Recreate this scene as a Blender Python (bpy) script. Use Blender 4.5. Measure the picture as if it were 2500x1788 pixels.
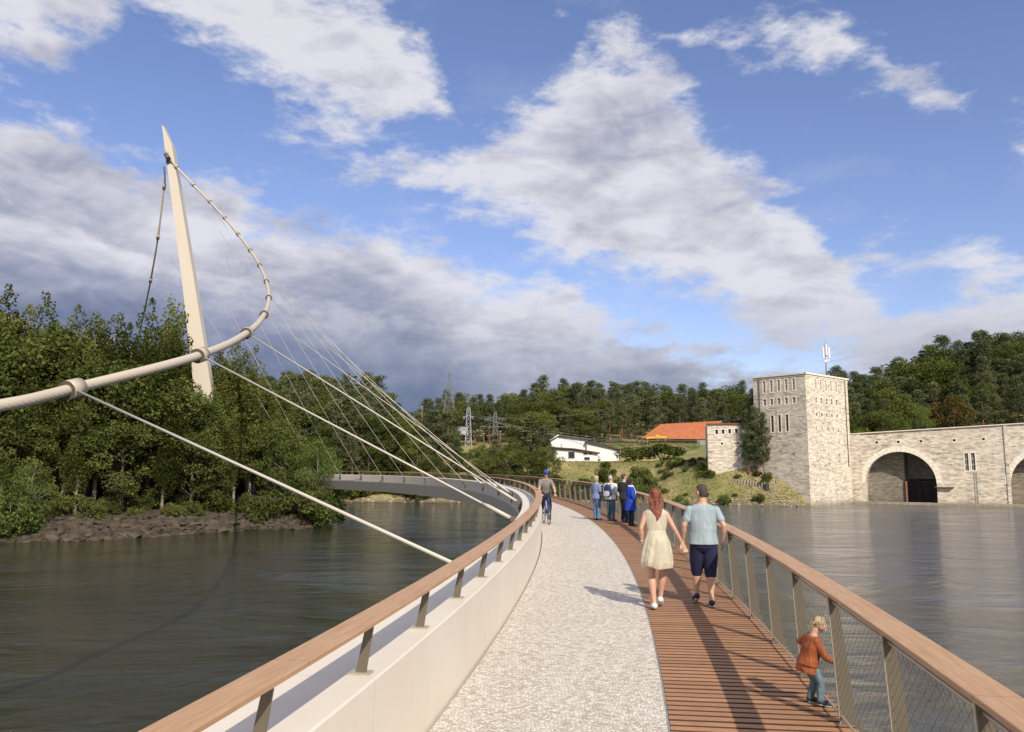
import bpy, math, random
import numpy as np
from mathutils import Vector, Matrix

for o in list(bpy.data.objects): bpy.data.objects.remove(o)
SC = bpy.context.scene
COL = SC.collection
random.seed(7); RNG = np.random.default_rng(7)
R = math.radians

# ------------------------------------------------------------ camera, sky, sun, exposure
K = 1.1
CAMH = 1.93 * K
F, Y0, CX, CY = 2000.0, 1144.0, 1250.0, 894.0        # photograph pixels
PITCH = math.atan((Y0 - CY) / F)
cam = bpy.data.cameras.new('camera'); co = bpy.data.objects.new('camera', cam); COL.objects.link(co)
cam.sensor_width = 36; cam.lens = F / 2500 * 36; cam.clip_start = 0.1; cam.clip_end = 12000
co.location = (0, 0, CAMH); co.rotation_euler = (math.pi / 2 + PITCH, 0, 0)
SC.camera = co
SUN_AZ, SUN_EL = R(158), R(37)                        # azimuth clockwise from +Y
sd = Vector((math.sin(SUN_AZ) * math.cos(SUN_EL), math.cos(SUN_AZ) * math.cos(SUN_EL), math.sin(SUN_EL)))
sun = bpy.data.lights.new('sun', 'SUN'); so = bpy.data.objects.new('sun', sun); COL.objects.link(so)
sun.energy = 4.9; sun.angle = R(0.55); sun.color = (1, 0.905, 0.76)
so.rotation_euler = (-sd).to_track_quat('-Z', 'Y').to_euler()
so.location = (60, -60, 90)
SC.view_settings.view_transform = 'Standard'; SC.view_settings.look = 'None'
SC.view_settings.exposure = 0; SC.view_settings.gamma = 1
SC.cycles.max_bounces = 6; SC.cycles.transparent_max_bounces = 8


def ray(px, py):
    r, u = (px - CX) / F, (CY - py) / F
    c, s = math.cos(PITCH), math.sin(PITCH)
    return Vector((r, c - u * s, s + u * c))


def G(px, py, z):                                     # pixel -> point on the level plane z
    d = ray(px, py); t = (z - CAMH) / d.z
    return Vector((0, 0, CAMH)) + d * t


def V(px, py, Y):                                     # pixel -> point at distance Y
    d = ray(px, py)
    return Vector((0, 0, CAMH)) + d * (Y / d.y)


def azel(px, py):
    d = ray(px, py)
    return math.degrees(math.atan2(d.x, d.y)), math.degrees(math.atan2(d.z, math.hypot(d.x, d.y)))


class NT:
    def __init__(s, tree): s.t = tree; s.n = tree.nodes; s.l = tree.links
    def node(s, typ, **kw):
        n = s.n.new(typ)
        for k, v in kw.items(): setattr(n, k, v)
        return n
    def put(s, sock, v):
        if hasattr(v, 'is_linked') or isinstance(v, bpy.types.NodeSocket): s.l.new(v, sock)
        else: sock.default_value = v
    def math(s, op, a, b=0.0, c=0.0, clamp=False):
        n = s.node('ShaderNodeMath', operation=op, use_clamp=clamp)
        for i, v in enumerate((a, b, c)): s.put(n.inputs[i], v)
        return n.outputs[0]
    def mix(s, f, a, b, mode='MIX'):
        n = s.node('ShaderNodeMix', data_type='RGBA', blend_type=mode)
        s.put(n.inputs[0], f)
        for i, v in ((6, a), (7, b)): s.put(n.inputs[i], v if not isinstance(v, tuple) else (*v[:3], 1))
        return n.outputs[2]
    def noise(s, vec, scale=5, detail=4, rough=0.55, dist=0.0, dims='3D'):
        n = s.node('ShaderNodeTexNoise', noise_dimensions=dims)
        if vec is not None: s.put(n.inputs['Vector'], vec)
        n.inputs['Scale'].default_value = scale; n.inputs['Detail'].default_value = detail
        n.inputs['Roughness'].default_value = rough; n.inputs['Distortion'].default_value = dist
        return n.outputs['Fac']
    def ramp(s, f, stops, interp='LINEAR'):
        n = s.node('ShaderNodeValToRGB'); s.put(n.inputs[0], f); cr = n.color_ramp; cr.interpolation = interp
        while len(cr.elements) < len(stops): cr.elements.new(0.5)
        for e, (p, c) in zip(cr.elements, stops):
            e.position = p; e.color = (*c[:3], 1) if isinstance(c, tuple) else (c, c, c, 1)
        return n.outputs[0]
    def smooth(s, v, a, b):
        n = s.node('ShaderNodeMapRange', interpolation_type='SMOOTHSTEP')
        s.put(n.inputs[0], v); n.inputs[1].default_value = a; n.inputs[2].default_value = b
        return n.outputs[0]
    def comb(s, x, y, z):
        n = s.node('ShaderNodeCombineXYZ')
        for i, v in enumerate((x, y, z)): s.put(n.inputs[i], v)
        return n.outputs[0]
    def curve(s, v, pts, lo, hi, vlo, vhi):           # float curve over [lo,hi] -> [vlo,vhi]
        t = s.math('DIVIDE', s.math('SUBTRACT', v, lo), hi - lo, clamp=True)
        n = s.node('ShaderNodeFloatCurve'); s.put(n.inputs[1], t); n.inputs[0].default_value = 1
        c = n.mapping.curves[0]
        P = sorted(((x - lo) / (hi - lo), (y - vlo) / (vhi - vlo)) for x, y in pts)
        P = [(max(0, min(1, x)), max(0, min(1, y))) for x, y in P]
        while len(c.points) < len(P): c.points.new(0.5, 0.5)
        for q, (x, y) in zip(c.points, P): q.location = (x, y)
        n.mapping.update()
        return s.math('ADD', s.math('MULTIPLY', n.outputs[0], vhi - vlo), vlo)


def build_world():
    w = bpy.data.worlds.new("World"); SC.world = w; w.use_nodes = True
    t = NT(w.node_tree); t.n.clear()
    out = t.node('ShaderNodeOutputWorld'); bg = t.node('ShaderNodeBackground')
    bg.inputs[1].default_value = 0.1
    t.l.new(bg.outputs[0], out.inputs[0])
    sky = t.node('ShaderNodeTexSky', sky_type='NISHITA'); sky.sun_disc = False
    sky.sun_elevation = SUN_EL; sky.sun_rotation = SUN_AZ
    sky.air_density = 1.0; sky.dust_density = 0.6; sky.ozone_density = 3.0
    skyc = t.mix(1.0, sky.outputs[0], (1.58, 1.40, 1.58), 'MULTIPLY')
    tc = t.node('ShaderNodeTexCoord'); sep = t.node('ShaderNodeSeparateXYZ')
    nrm = t.node('ShaderNodeVectorMath', operation='NORMALIZE'); t.l.new(tc.outputs['Generated'], nrm.inputs[0])
    t.l.new(nrm.outputs[0], sep.inputs[0]); x, y, z = sep.outputs
    el = t.math('MULTIPLY', t.math('ARCSINE', z), 180 / math.pi)
    az = t.math('MULTIPLY', t.math('ARCTAN2', x, y), 180 / math.pi)
    zz = t.math('ADD', t.math('MAXIMUM', z, 0.0), 0.16)
    pv = t.comb(t.math('DIVIDE', x, zz), t.math('DIVIDE', y, zz), t.math('MULTIPLY', z, 1.5))
    av = t.comb(t.math('MULTIPLY', az, 0.1), t.math('MULTIPLY', el, 0.16), 0.0)
    rot = t.node('ShaderNodeMapping'); rot.inputs['Rotation'].default_value = (0, 0, R(35)); rot.inputs['Scale'].default_value = (0.85, 1.2, 1)
    t.l.new(av, rot.inputs[0]); av = rot.outputs[0]
    n1 = t.noise(av, 1.25, 8, 0.60, 0.12)
    n2 = t.noise(av, 4.0, 7, 0.66, 0.1)
    n3 = t.noise(pv, 2.0, 6, 0.6, 0.2)
    wob = t.math('ADD', t.math('MULTIPLY', t.math('SUBTRACT', n1, 0.5), 13.0), t.math('MULTIPLY', t.math('SUBTRACT', n2, 0.5), 6.5))

    def band(top, bot=None):
        tp = t.curve(az, [azel(*p) for p in top], -40, 40, -10, 60)
        d = t.math('SUBTRACT', tp, el)
        if bot:
            b = t.curve(az, [azel(*p) for p in bot], -40, 40, -10, 60)
            d2 = t.math('SUBTRACT', el, b)
            return t.math('MINIMUM', d, d2), d
        return d, d
    # A: the big bank from the left horizon up; B upper left; C centre; D low right; E high right wisps
    A, Ad = band([(-300, 160), (0, 235), (150, 260), (300, 330), (450, 400), (600, 455), (800, 520), (950, 545), (1150, 620), (1300, 660), (1450, 740), (1650, 800), (1850, 850), (2100, 880), (2500, 900)])
    B, Bd = band([(-200, -60), (200, -120), (600, -150), (850, -80), (1000, 60), (1080, 200), (1150, 330), (1250, 420), (1500, 500), (2400, 600)],
                 [(-200, 120), (200, 160), (350, 20), (520, 130), (700, 250), (850, 320), (1000, 330), (1130, 325), (1250, 440), (1500, 560), (2400, 700)])
    Cc, Cd = band([(700, 470), (880, 400), (1000, 350), (1200, 300), (1360, 190), (1450, 60), (1600, 120), (1700, 240), (1780, 330), (1880, 400), (1980, 520), (2100, 640), (2200, 760), (2400, 840)],
                  [(700, 460), (900, 440), (1100, 520), (1300, 590), (1450, 650), (1600, 700), (1800, 800), (2000, 900), (2200, 980), (2400, 1020)])
    D, Dd = band([(1900, 800), (2200, 740), (2350, 690), (2500, 650), (2700, 620)], [(1900, 850), (2200, 900), (2350, 930), (2500, 960), (2700, 980)])
    E_, Ed = band([(1300, -40), (1600, 20), (1850, 0), (2100, 60), (2300, 200), (2420, 290), (2520, 300), (2700, 280)], [(1300, 60), (1600, 150), (1850, 190), (2100, 190), (2300, 280), (2420, 330), (2520, 440), (2700, 460)])
    E_ = t.math('SUBTRACT', E_, t.math('MULTIPLY', t.smooth(az, 24.0, 14.0), 2.6))
    # unseen clouds added overhead and behind to neutralise the blue ambient light
    away = t.math('MAXIMUM', t.smooth(el, 38.0, 52.0), t.smooth(t.math('ABSOLUTE', az), 44.0, 60.0))
    G_ = t.math('MULTIPLY', t.math('SUBTRACT', t.math('MULTIPLY', away, 9.0), 7.0), 1.0)
    best = t.math('MAXIMUM', t.math('MAXIMUM', A, B), t.math('MAXIMUM', Cc, t.math('MAXIMUM', D, t.math('MAXIMUM', E_, G_))))
    field = t.math('ADD', t.math('MINIMUM', best, 12.0), wob)
    cover = t.smooth(field, -0.7, 2.6)
    # depth below the sunlit upper edge decides white or blue-grey
    e2 = t.curve(az, [azel(*p) for p in [(-300, 480), (0, 525), (150, 560), (300, 610), (450, 650), (600, 690), (800, 740), (1000, 790), (1200, 800), (1400, 830), (1700, 870), (2500, 930)]], -40, 40, -10, 60)
    d2 = t.math('ADD', t.math('SUBTRACT', e2, el), t.math('MULTIPLY', wob, 0.28))
    k2 = t.smooth(d2, -0.2, 0.5)
    first = t.math('MAXIMUM', t.math('MINIMUM', Ad, 18.0), 0.0)
    depth = t.math('ADD', t.math('MULTIPLY', first, t.math('SUBTRACT', 1.0, k2)), t.math('MULTIPLY', t.math('MULTIPLY', t.math('MAXIMUM', d2, 0.0), 2.4), k2))
    lump = t.math('SUBTRACT', t.noise(av, 0.85, 5, 0.55, 0.6), 0.5)
    lump2 = t.math('SUBTRACT', t.noise(av, 3.0, 5, 0.6, 0.4), 0.5)
    thick = t.math('ADD', t.math('ADD', t.math('MULTIPLY', t.math('MINIMUM', field, 9.0), 0.022), t.math('MULTIPLY', depth, 0.040)),
                   t.math('ADD', t.math('MULTIPLY', lump, 1.5), t.math('MULTIPLY', lump2, 0.9)))
    cc = t.ramp(thick, [(0.0, (7.6, 7.6, 8.2)), (0.25, (5.8, 5.8, 6.6)), (0.46, (4.0, 4.2, 5.3)), (0.68, (2.7, 2.95, 4.1)), (0.95, (1.5, 1.85, 3.0))])
    low = t.smooth(el, 13.0, 3.0)
    lowc = t.ramp(t.math('ADD', t.math('MULTIPLY', lump, 1.6), 0.55), [(0.22, (6.4, 6.1, 6.5)), (0.42, (2.7, 3.0, 4.1)), (0.75, (1.25, 1.7, 2.9))])
    cc = t.mix(t.math('MULTIPLY', low, 0.72), cc, lowc)
    wisp = t.smooth(t.math('ADD', n3, t.math('MULTIPLY', n1, 0.3)), 0.68, 0.95)
    base = t.mix(t.math('MULTIPLY', wisp, 0.25), skyc, (7.5, 7.6, 8.2))
    full = t.mix(t.math('MULTIPLY', cover, 0.96), base, cc)
    t.l.new(full, bg.inputs[0])


build_world()

# ------------------------------------------------------------ object helpers
def tag(o, label=None, cat=None, group=None, kind=None):
    if label: o['label'] = label
    if cat: o['category'] = cat
    if group: o['group'] = group
    if kind: o['kind'] = kind
    return o


def empty(name, loc=(0, 0, 0), rz=0.0, label=None, cat=None, group=None):
    o = bpy.data.objects.new(name, None); COL.objects.link(o)
    o.location = loc; o.rotation_euler = (0, 0, rz); o.empty_display_size = 0.3
    return tag(o, label, cat, group)


class MB:
    """collects faces and builds them as ONE mesh object"""
    def __init__(s): s.v = []; s.f = []; s.uv = []; s.sm = []
    def quad(s, pts, uv=None, smooth=False):
        i = len(s.v); s.v += [tuple(p) for p in pts]; s.f.append(tuple(range(i, i + len(pts))))
        s.uv += list(uv) if uv else [(0, 0)] * len(pts); s.sm.append(smooth)
    def faces(s, vs, fs, smooth=False, uvf=None):
        i = len(s.v); s.v += [tuple(p) for p in vs]
        for f in fs:
            s.f.append(tuple(i + k for k in f)); s.uv += [uvf(k) if uvf else (0, 0) for k in f]; s.sm.append(smooth)
    def box(s, a, b, M=None):
        (x0, y0, z0), (x1, y1, z1) = a, b
        vs = [Vector(p) for p in ((x0, y0, z0), (x1, y0, z0), (x1, y1, z0), (x0, y1, z0), (x0, y0, z1), (x1, y0, z1), (x1, y1, z1), (x0, y1, z1))]
        if M: vs = [M @ v for v in vs]
        s.faces(vs, [(3, 2, 1, 0), (4, 5, 6, 7), (0, 1, 5, 4), (1, 2, 6, 5), (2, 3, 7, 6), (3, 0, 4, 7)])
    def bar(s, p, q, w, h=None, up=(0, 0, 1)):
        p, q = Vector(p), Vector(q); h = h or w; d = (q - p).normalized(); u = Vector(up)
        if abs(d.dot(u)) > 0.98: u = Vector((0, 1, 0))
        r = d.cross(u).normalized() * w / 2; u = r.cross(d).normalized() * h / 2
        vs = [p - r - u, p + r - u, p + r + u, p - r + u, q - r - u, q + r - u, q + r + u, q - r + u]
        s.faces(vs, [(3, 2, 1, 0), (4, 5, 6, 7), (0, 1, 5, 4), (1, 2, 6, 5), (2, 3, 7, 6), (3, 0, 4, 7)])
    def tube(s, pts, rad, n=8, caps=True, smooth=True, flat=None):
        pts = [Vector(p) for p in pts]; m = len(pts)
        if not hasattr(rad, '__len__'): rad = [rad] * m
        rings = []; L = 0; Ls = []; pu = None
        for i, p in enumerate(pts):
            d = (pts[min(i + 1, m - 1)] - pts[max(i - 1, 0)])
            d = d.normalized() if d.length > 1e-9 else Vector((0, 0, 1))
            if pu is None:
                pu = Vector((0, 0, 1)) if abs(d.z) < 0.9 else Vector((0, 1, 0))
            r = d.cross(pu).normalized(); u = r.cross(d).normalized(); pu = u
            fx, fy = (1, 1) if flat is None else flat
            rings.append([p + (r * math.cos(2 * math.pi * k / n) * fx + u * math.sin(2 * math.pi * k / n) * fy) * rad[i] for k in range(n)])
            if i: L += (pts[i] - pts[i - 1]).length
            Ls.append(L)
        i0 = len(s.v)
        for rg in rings: s.v += [tuple(q) for q in rg]
        for i in range(m - 1):
            for k in range(n):
                k2 = (k + 1) % n
                s.f.append((i0 + i * n + k, i0 + i * n + k2, i0 + (i + 1) * n + k2, i0 + (i + 1) * n + k))
                s.uv += [(k / n, Ls[i]), ((k + 1) / n, Ls[i]), ((k + 1) / n, Ls[i + 1]), (k / n, Ls[i + 1])]; s.sm.append(smooth)
        if caps:
            s.f.append(tuple(i0 + k for k in range(n - 1, -1, -1))); s.uv += [(0, 0)] * n; s.sm.append(False)
            s.f.append(tuple(i0 + (m - 1) * n + k for k in range(n))); s.uv += [(0, 0)] * n; s.sm.append(False)
    def loft(s, rings, n=16, smooth=True):
        """rings: (center, rx, ry, [axis x, axis y]) closed with caps"""
        i0 = len(s.v); m = len(rings)
        for rg in rings:
            c, rx, ry = Vector(rg[0]), rg[1], rg[2]
            ax, ay = (Vector(rg[3]), Vector(rg[4])) if len(rg) > 3 else (Vector((1, 0, 0)), Vector((0, 1, 0)))
            for k in range(n):
                a = 2 * math.pi * k / n; s.v.append(tuple(c + ax * rx * math.cos(a) + ay * ry * math.sin(a)))
        for i in range(m - 1):
            for k in range(n):
                k2 = (k + 1) % n
                s.f.append((i0 + i * n + k, i0 + i * n + k2, i0 + (i + 1) * n + k2, i0 + (i + 1) * n + k)); s.uv += [(0, 0)] * 4; s.sm.append(smooth)
        s.f.append(tuple(i0 + k for k in range(n - 1, -1, -1))); s.uv += [(0, 0)] * n; s.sm.append(False)
        s.f.append(tuple(i0 + (m - 1) * n + k for k in range(n))); s.uv += [(0, 0)] * n; s.sm.append(False)
    def ball(s, c, r, n=12, m=8, M=None):
        c = Vector(c); r = (r, r, r) if not hasattr(r, '__len__') else r
        vs = [Vector((0, 0, -r[2]))]
        for i in range(1, m):
            a = math.pi * i / m - math.pi / 2
            vs += [Vector((r[0] * math.cos(a) * math.cos(2 * math.pi * k / n), r[1] * math.cos(a) * math.sin(2 * math.pi * k / n), r[2] * math.sin(a))) for k in range(n)]
        vs.append(Vector((0, 0, r[2])))
        if M: vs = [M @ v for v in vs]
        vs = [v + c for v in vs]; fs = []
        for k in range(n): fs.append((0, 1 + (k + 1) % n, 1 + k))
        for i in range(m - 2):
            for k in range(n):
                a = 1 + i * n; fs.append((a + k, a + (k + 1) % n, a + n + (k + 1) % n, a + n + k))
        a = 1 + (m - 2) * n
        for k in range(n): fs.append((a + k, a + (k + 1) % n, len(vs) - 1))
        s.faces(vs, fs, True)
    def mesh(s, name, mat):
        me = bpy.data.meshes.new(name); me.from_pydata(s.v, [], s.f)
        uvl = me.uv_layers.new(name='uv'); uvl.data.foreach_set('uv', np.array(s.uv, dtype=np.float32).ravel())
        me.polygons.foreach_set('use_smooth', s.sm)
        if mat: me.materials.append(mat)
        me.update(); return me
    def build(s, name, mat, parent=None, loc=None):
        o = bpy.data.objects.new(name, s.mesh(name, mat)); COL.objects.link(o)
        if parent: o.parent = parent
        if loc: o.location = loc
        return o


def copy_tree(o, parent=None):
    c = o.copy(); COL.objects.link(c)
    if parent: c.parent = parent
    for ch in list(o.children): copy_tree(ch, c)
    return c


def fuse(o, voxel, smooth=2, sub=0):
    """voxel-union the lofts of one part into one continuous skin"""
    m = o.modifiers.new('r', 'REMESH'); m.mode = 'VOXEL'; m.voxel_size = voxel; m.use_smooth_shade = True
    if smooth:
        q = o.modifiers.new('s', 'SMOOTH'); q.factor = 0.5; q.iterations = smooth
    dg = bpy.context.evaluated_depsgraph_get(); dg.update()
    me = bpy.data.meshes.new_from_object(o.evaluated_get(dg)); old = o.data; mats = [x for x in old.materials]
    o.modifiers.clear(); o.data = me; me.materials.clear()
    for x in mats: me.materials.append(x)
    bpy.data.meshes.remove(old)
    me.polygons.foreach_set('use_smooth', [True] * len(me.polygons))
    return o


# ------------------------------------------------------------ materials
def new_mat(name):
    m = bpy.data.materials.new(name); m.use_nodes = True
    t = NT(m.node_tree); b = t.n['Principled BSDF']
    return m, t, b


def simple(name, col, rough=0.5, metal=0.0, var=0.0, vscale=6.0, bump=0.0, bscale=40.0, coord='Object'):
    m, t, b = new_mat(name)
    b.inputs['Roughness'].default_value = rough; b.inputs['Metallic'].default_value = metal
    b.inputs['Base Color'].default_value = (*col, 1)
    tc = t.node('ShaderNodeTexCoord')
    if var:
        f = t.noise(tc.outputs[coord], vscale, 5, 0.6)
        c = t.mix(t.smooth(f, 0.3, 0.7), tuple(v * (1 - var) for v in col), tuple(min(1, v * (1 + var)) for v in col))
        t.l.new(c, b.inputs['Base Color'])
    if bump:
        bn = t.node('ShaderNodeBump'); bn.inputs['Strength'].default_value = bump; bn.inputs['Distance'].default_value = 0.02
        t.l.new(t.noise(tc.outputs[coord], bscale, 4, 0.6), bn.inputs['Height']); t.l.new(bn.outputs[0], b.inputs['Normal'])
    return m


def mat_paint():                                      # pale warm paint of the girder with thin panel joints (uv.x = metres along)
    m, t, b = new_mat('pale_paint')
    uv = t.node('ShaderNodeUVMap'); sep = t.node('ShaderNodeSeparateXYZ'); t.l.new(uv.outputs[0], sep.inputs[0])
    fr = t.math('FRACT', t.math('DIVIDE', t.math('SUBTRACT', sep.outputs[0], 5.45), 2.87))
    j = t.math('LESS_THAN', fr, 0.0016)
    tc = t.node('ShaderNodeTexCoord')
    f = t.noise(tc.outputs['Object'], 0.9, 6, 0.65)
    g = t.noise(tc.outputs['Object'], 14, 5, 0.7)
    c = t.mix(t.smooth(f, 0.3, 0.75), (0.665, 0.60, 0.51), (0.725, 0.665, 0.575))
    c = t.mix(t.math('MULTIPLY', t.smooth(g, 0.52, 0.8), 0.25), c, (0.62, 0.57, 0.5))
    sv = t.comb(t.math('MULTIPLY', sep.outputs[0], 9.0), t.math('MULTIPLY', sep.outputs[1], 0.8), 0.0)
    c = t.mix(t.math('MULTIPLY', t.smooth(t.noise(sv, 1.0, 4, 0.7), 0.56, 0.8), 0.22), c, (0.50, 0.44, 0.36))
    c = t.mix(t.math('MULTIPLY', j, 0.75), c, (0.3, 0.28, 0.24))
    t.l.new(c, b.inputs['Base Color']); b.inputs['Roughness'].default_value = 0.5
    bn = t.node('ShaderNodeBump'); bn.inputs['Strength'].default_value = 0.06; bn.inputs['Distance'].default_value = 0.01
    t.l.new(g, bn.inputs['Height']); t.l.new(bn.outputs[0], b.inputs['Normal'])
    return m


def mat_wood(name, c1, c2, c3, along=(0.6, 14.0), knots=True, rough=0.55, board=None):
    m, t, b = new_mat(name)
    uv = t.node('ShaderNodeUVMap'); mp = t.node('ShaderNodeMapping'); t.l.new(uv.outputs[0], mp.inputs[0])
    mp.inputs['Scale'].default_value = (along[0], along[1], 1)
    f = t.noise(mp.outputs[0], 3.0, 8, 0.62, 0.6); g = t.noise(mp.outputs[0], 0.8, 4, 0.6)
    c = t.mix(t.smooth(f, 0.32, 0.7), c1, c2)
    c = t.mix(t.math('MULTIPLY', t.smooth(g, 0.5, 0.72), 0.6), c, c3)
    if knots:
        k = t.node('ShaderNodeMapping'); t.l.new(uv.outputs[0], k.inputs[0]); k.inputs['Scale'].default_value = (1.6, 10, 1)
        vo = t.node('ShaderNodeTexVoronoi'); vo.inputs['Scale'].default_value = 1.3; t.l.new(k.outputs[0], vo.inputs['Vector'])
        kk = t.smooth(t.math('ADD', vo.outputs['Distance'], t.math('MULTIPLY', f, 0.15)), 0.13, 0.07)
        c = t.mix(t.math('MULTIPLY', kk, 0.55), c, tuple(v * 0.38 for v in c1))
    if board:                                         # one tone per board
        sep = t.node('ShaderNodeSeparateXYZ'); t.l.new(uv.outputs[0], sep.inputs[0])
        wn = t.node('ShaderNodeTexWhiteNoise', noise_dimensions='1D')
        t.put(wn.inputs['W'], t.math('FLOOR', t.math('DIVIDE', sep.outputs[1], board)))
        c = t.mix(t.math('MULTIPLY', wn.outputs[0], 0.7), c, tuple(v * 0.55 for v in c2))
    if not board:
        sp_ = t.node('ShaderNodeSeparateXYZ'); t.l.new(uv.outputs[0], sp_.inputs[0])
        c = t.mix(t.math('MULTIPLY', t.math('LESS_THAN', t.math('FRACT', t.math('DIVIDE', sp_.outputs[0], 4.36)), 0.0012), 0.7), c, (0.08, 0.04, 0.02))
    t.l.new(c, b.inputs['Base Color']); b.inputs['Roughness'].default_value = rough; b.inputs['Specular IOR Level'].default_value = 0.25
    bn = t.node('ShaderNodeBump'); bn.inputs['Strength'].default_value = 0.15; bn.inputs['Distance'].default_value = 0.004
    t.l.new(f, bn.inputs['Height']); t.l.new(bn.outputs[0], b.inputs['Normal'])
    return m


def mat_gravel():
    m, t, b = new_mat('bonded_gravel')
    tc = t.node('ShaderNodeTexCoord'); v = tc.outputs['Object']
    nz = t.node('ShaderNodeTexNoise'); nz.inputs['Scale'].default_value = 30; t.l.new(v, nz.inputs['Vector'])
    vm = t.node('ShaderNodeVectorMath', operation='MULTIPLY_ADD'); t.l.new(nz.outputs['Color'], vm.inputs[0]); vm.inputs[1].default_value = (0.012, 0.012, 0); t.l.new(v, vm.inputs[2])
    vo = t.node('ShaderNodeTexVoronoi', voronoi_dimensions='2D'); vo.inputs['Scale'].default_value = 27; t.l.new(vm.outputs[0], vo.inputs['Vector'])
    vo.inputs['Randomness'].default_value = 1.0
    ve = t.node('ShaderNodeTexVoronoi', voronoi_dimensions='2D', feature='DISTANCE_TO_EDGE'); ve.inputs['Scale'].default_value = 27; t.l.new(vm.outputs[0], ve.inputs['Vector'])
    sp = t.node('ShaderNodeSeparateColor'); t.l.new(vo.outputs['Color'], sp.inputs[0])
    c = t.ramp(sp.outputs[0], [(0, (0.42, 0.365, 0.30)), (0.25, (0.54, 0.49, 0.42)), (0.6, (0.64, 0.59, 0.52)), (1, (0.75, 0.705, 0.635))])
    gap = t.smooth(ve.outputs['Distance'], 0.10, 0.0)
    c = t.mix(t.math('MULTIPLY', t.smooth(t.noise(v, 0.7, 6, 0.7), 0.5, 0.75), 0.28), c, (0.42, 0.36, 0.28))
    c = t.mix(t.math('MULTIPLY', gap, 0.75), c, (0.30, 0.26, 0.215))
    t.l.new(c, b.inputs['Base Color']); b.inputs['Roughness'].default_value = 0.75
    h = t.math('ADD', t.smooth(ve.outputs['Distance'], 0.0, 0.28), t.math('MULTIPLY', sp.outputs[1], 0.5))
    bn = t.node('ShaderNodeBump'); bn.inputs['Strength'].default_value = 0.75; bn.inputs['Distance'].default_value = 0.008
    t.l.new(h, bn.inputs['Height']); t.l.new(bn.outputs[0], b.inputs['Normal'])
    return m


def mat_cable():
    m, t, b = new_mat('spiral_cable')
    uv = t.node('ShaderNodeUVMap'); sep = t.node('ShaderNodeSeparateXYZ'); t.l.new(uv.outputs[0], sep.inputs[0])
    h = t.math('SINE', t.math('MULTIPLY', t.math('ADD', t.math('MULTIPLY', sep.outputs[0], 4.0), t.math('MULTIPLY', sep.outputs[1], 2.6)), 2 * math.pi))
    h = t.math('POWER', t.math('ABSOLUTE', h), 0.35)
    b.inputs['Base Color'].default_value = (0.50, 0.435, 0.35, 1); b.inputs['Roughness'].default_value = 0.55
    bn = t.node('ShaderNodeBump'); bn.inputs['Strength'].default_value = 0.3; bn.inputs['Distance'].default_value = 0.02
    t.l.new(h, bn.inputs['Height']); t.l.new(bn.outputs[0], b.inputs['Normal'])
    return m


def mat_stone(name, cols, mortar, bw=0.75, bh=0.27, stain=0.35):
    m, t, b = new_mat(name)
    uv = t.node('ShaderNodeUVMap')
    def brick(w, h, off, sq):
        n = t.node('ShaderNodeTexBrick'); t.l.new(uv.outputs[0], n.inputs['Vector'])
        n.offset = off; n.squash = sq; n.inputs['Scale'].default_value = 1
        n.inputs['Brick Width'].default_value = w; n.inputs['Row Height'].default_value = h
        n.inputs['Mortar Size'].default_value = 0.018; n.inputs['Bias'].default_value = 0
        n.inputs['Color1'].default_value = (0, 0, 0, 1); n.inputs['Color2'].default_value = (1, 1, 1, 1); n.inputs['Mortar'].default_value = (0.5, 0.5, 0.5, 1)
        return n
    a, c2 = brick(bw, bh, 0.5, 1), brick(bw * 1.9, bh, 0.33, 1.3)
    f = t.math('ADD', t.math('MULTIPLY', t.math('ADD', a.outputs['Color'], 0), 0.6), t.math('MULTIPLY', t.math('ADD', c2.outputs['Color'], 0), 0.4))
    tc = t.node('ShaderNodeTexCoord')
    n = t.noise(tc.outputs['Object'], 0.25, 6, 0.65); n2 = t.noise(tc.outputs['Object'], 3.0, 5, 0.6)
    f = t.math('ADD', f, t.math('ADD', t.math('MULTIPLY', t.math('SUBTRACT', n2, 0.5), 0.7), t.math('MULTIPLY', t.math('SUBTRACT', n, 0.5), 0.7)), clamp=True)
    c = t.ramp(f, [(i / (len(cols) - 1), q) for i, q in enumerate(cols)])
    c = t.mix(t.math('MULTIPLY', a.outputs['Fac'], 0.7), c, mortar)
    # run-off streaks and a damp foot
    sp = t.node('ShaderNodeSeparateXYZ'); t.l.new(uv.outputs[0], sp.inputs[0])
    sv = t.comb(t.math('MULTIPLY', sp.outputs[0], 1.1), t.math('MULTIPLY', sp.outputs[1], 0.12), 0.0)
    st = t.smooth(t.noise(sv, 1.0, 5, 0.65), 0.52, 0.75)
    c = t.mix(t.math('MULTIPLY', st, stain), c, (0.16, 0.145, 0.12))
    damp = t.smooth(t.math('ADD', sp.outputs[1], t.math('MULTIPLY', n, 1.4)), -2.6, -4.3)
    c = t.mix(t.math('MULTIPLY', damp, 0.6), c, (0.10, 0.09, 0.055))
    t.l.new(c, b.inputs['Base Color']); b.inputs['Roughness'].default_value = 0.85
    bn = t.node('ShaderNodeBump'); bn.inputs['Strength'].default_value = 0.5; bn.inputs['Distance'].default_value = 0.05
    t.l.new(t.math('SUBTRACT', n2, t.math('MULTIPLY', a.outputs['Fac'], 0.6)), bn.inputs['Height']); t.l.new(bn.outputs[0], b.inputs['Normal'])
    return m


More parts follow.
